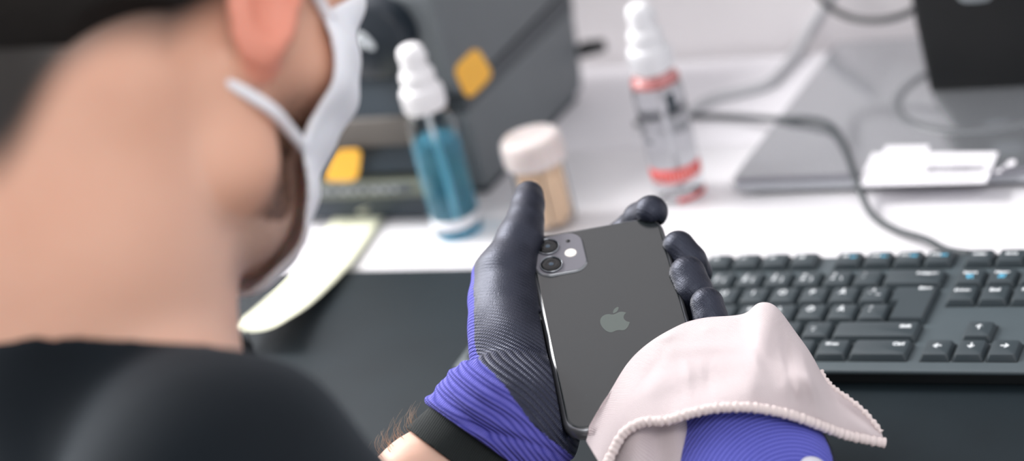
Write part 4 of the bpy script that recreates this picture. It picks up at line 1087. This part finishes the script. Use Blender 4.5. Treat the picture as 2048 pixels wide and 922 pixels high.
tag(cloth, 'pale pink cleaning cloth draped over the fingers of the right glove, touching the phone', 'cloth')
# overlocked hem, bumpy
hp_ = [np.array(cv[i * NTT + 1]) - vdir * 0.9 for i in range(NS)]
hp2 = []
for i in range(len(hp_) - 1):
    n = max(2, int(np.linalg.norm(hp_[i + 1] - hp_[i]) / 0.45))
    for k in range(n): hp2.append(hp_[i] * (1 - k / n) + hp_[i + 1] * k / n)
al = 0; rs = []
for i, p in enumerate(hp2):
    if i: al += np.linalg.norm(p - hp2[i - 1])
    rs.append(2.5 + 0.24 * math.sin(al * 2 * math.pi / 3.1) + 0.18 * math.sin(al * 1.3) + 0.12 * math.sin(al * 5.1))
def hem(name, P, R_):
    v, f = tube_pd(P, R_, 12); o = from_pd(name, v, f, cl2_m, cloth, Bp[8]); o.location = (0, 0, 0); return o
cl2_m = plain('hem_thread', 'dccfcd', 0.9, bscale=1500, bstr=0.5)
hem('stitched_hem', hp2, rs)
hq = [np.array(cv[i * NTT + NT]) for i in range(int(NS * 0.80), NS)]
hp3, rs3, al = [], [], 0
for i in range(len(hq) - 1):
    n = max(2, int(np.linalg.norm(hq[i + 1] - hq[i]) / 0.45))
    for k in range(n):
        hp3.append(hq[i] * (1 - k / n) + hq[i + 1] * k / n); al += 0.45; rs3.append(1.3 + 0.35 * math.sin(al * 2 * math.pi / 2.6) + 0.2 * math.sin(al * 1.1))
hem('stitched_hem', hp3, rs3)

# ================================================================== LIGHT
w = bpy.data.worlds.new('world'); bpy.context.scene.world = w; w.use_nodes = True
bgn = w.node_tree.nodes['Background']; bgn.inputs[0].default_value = (0.97, 0.97, 1.0, 1); bgn.inputs[1].default_value = 0.88
def area(name, loc, tgt, sx, sy, power, col=(1, 1, 1)):
    l = bpy.data.lights.new(name, 'AREA'); l.shape = 'RECTANGLE'; l.size = sx; l.size_y = sy; l.energy = power; l.color = col
    o = bpy.data.objects.new(name, l); C.objects.link(o); o.location = loc
    o.rotation_euler = (Vector(tgt) - Vector(loc)).to_track_quat('-Z', 'Y').to_euler(); return o
area('window_light', (-1.7, 0.25, 1.1), (0.1, 0.0, 0.05), 1.6, 1.4, 66, (1.0, 0.98, 0.96))
area('ceiling_light', (-1.0, 0.42, 1.35), (0.15, 0.05, 0.0), 0.7, 0.4, 34, (1.0, 0.98, 0.97))
area('added_fill_light', (1.2, -1.3, 1.7), (0.15, -0.2, 0.1), 1.0, 0.6, 12, (1.0, 0.97, 0.95))  # added fill from behind the camera, brightens the shaded side of the mask
sc = bpy.context.scene
sc.view_settings.view_transform = 'Standard'; sc.view_settings.look = 'None'; sc.view_settings.gamma = 1; sc.view_settings.exposure = 0.08
sc.view_settings.use_curve_mapping = False
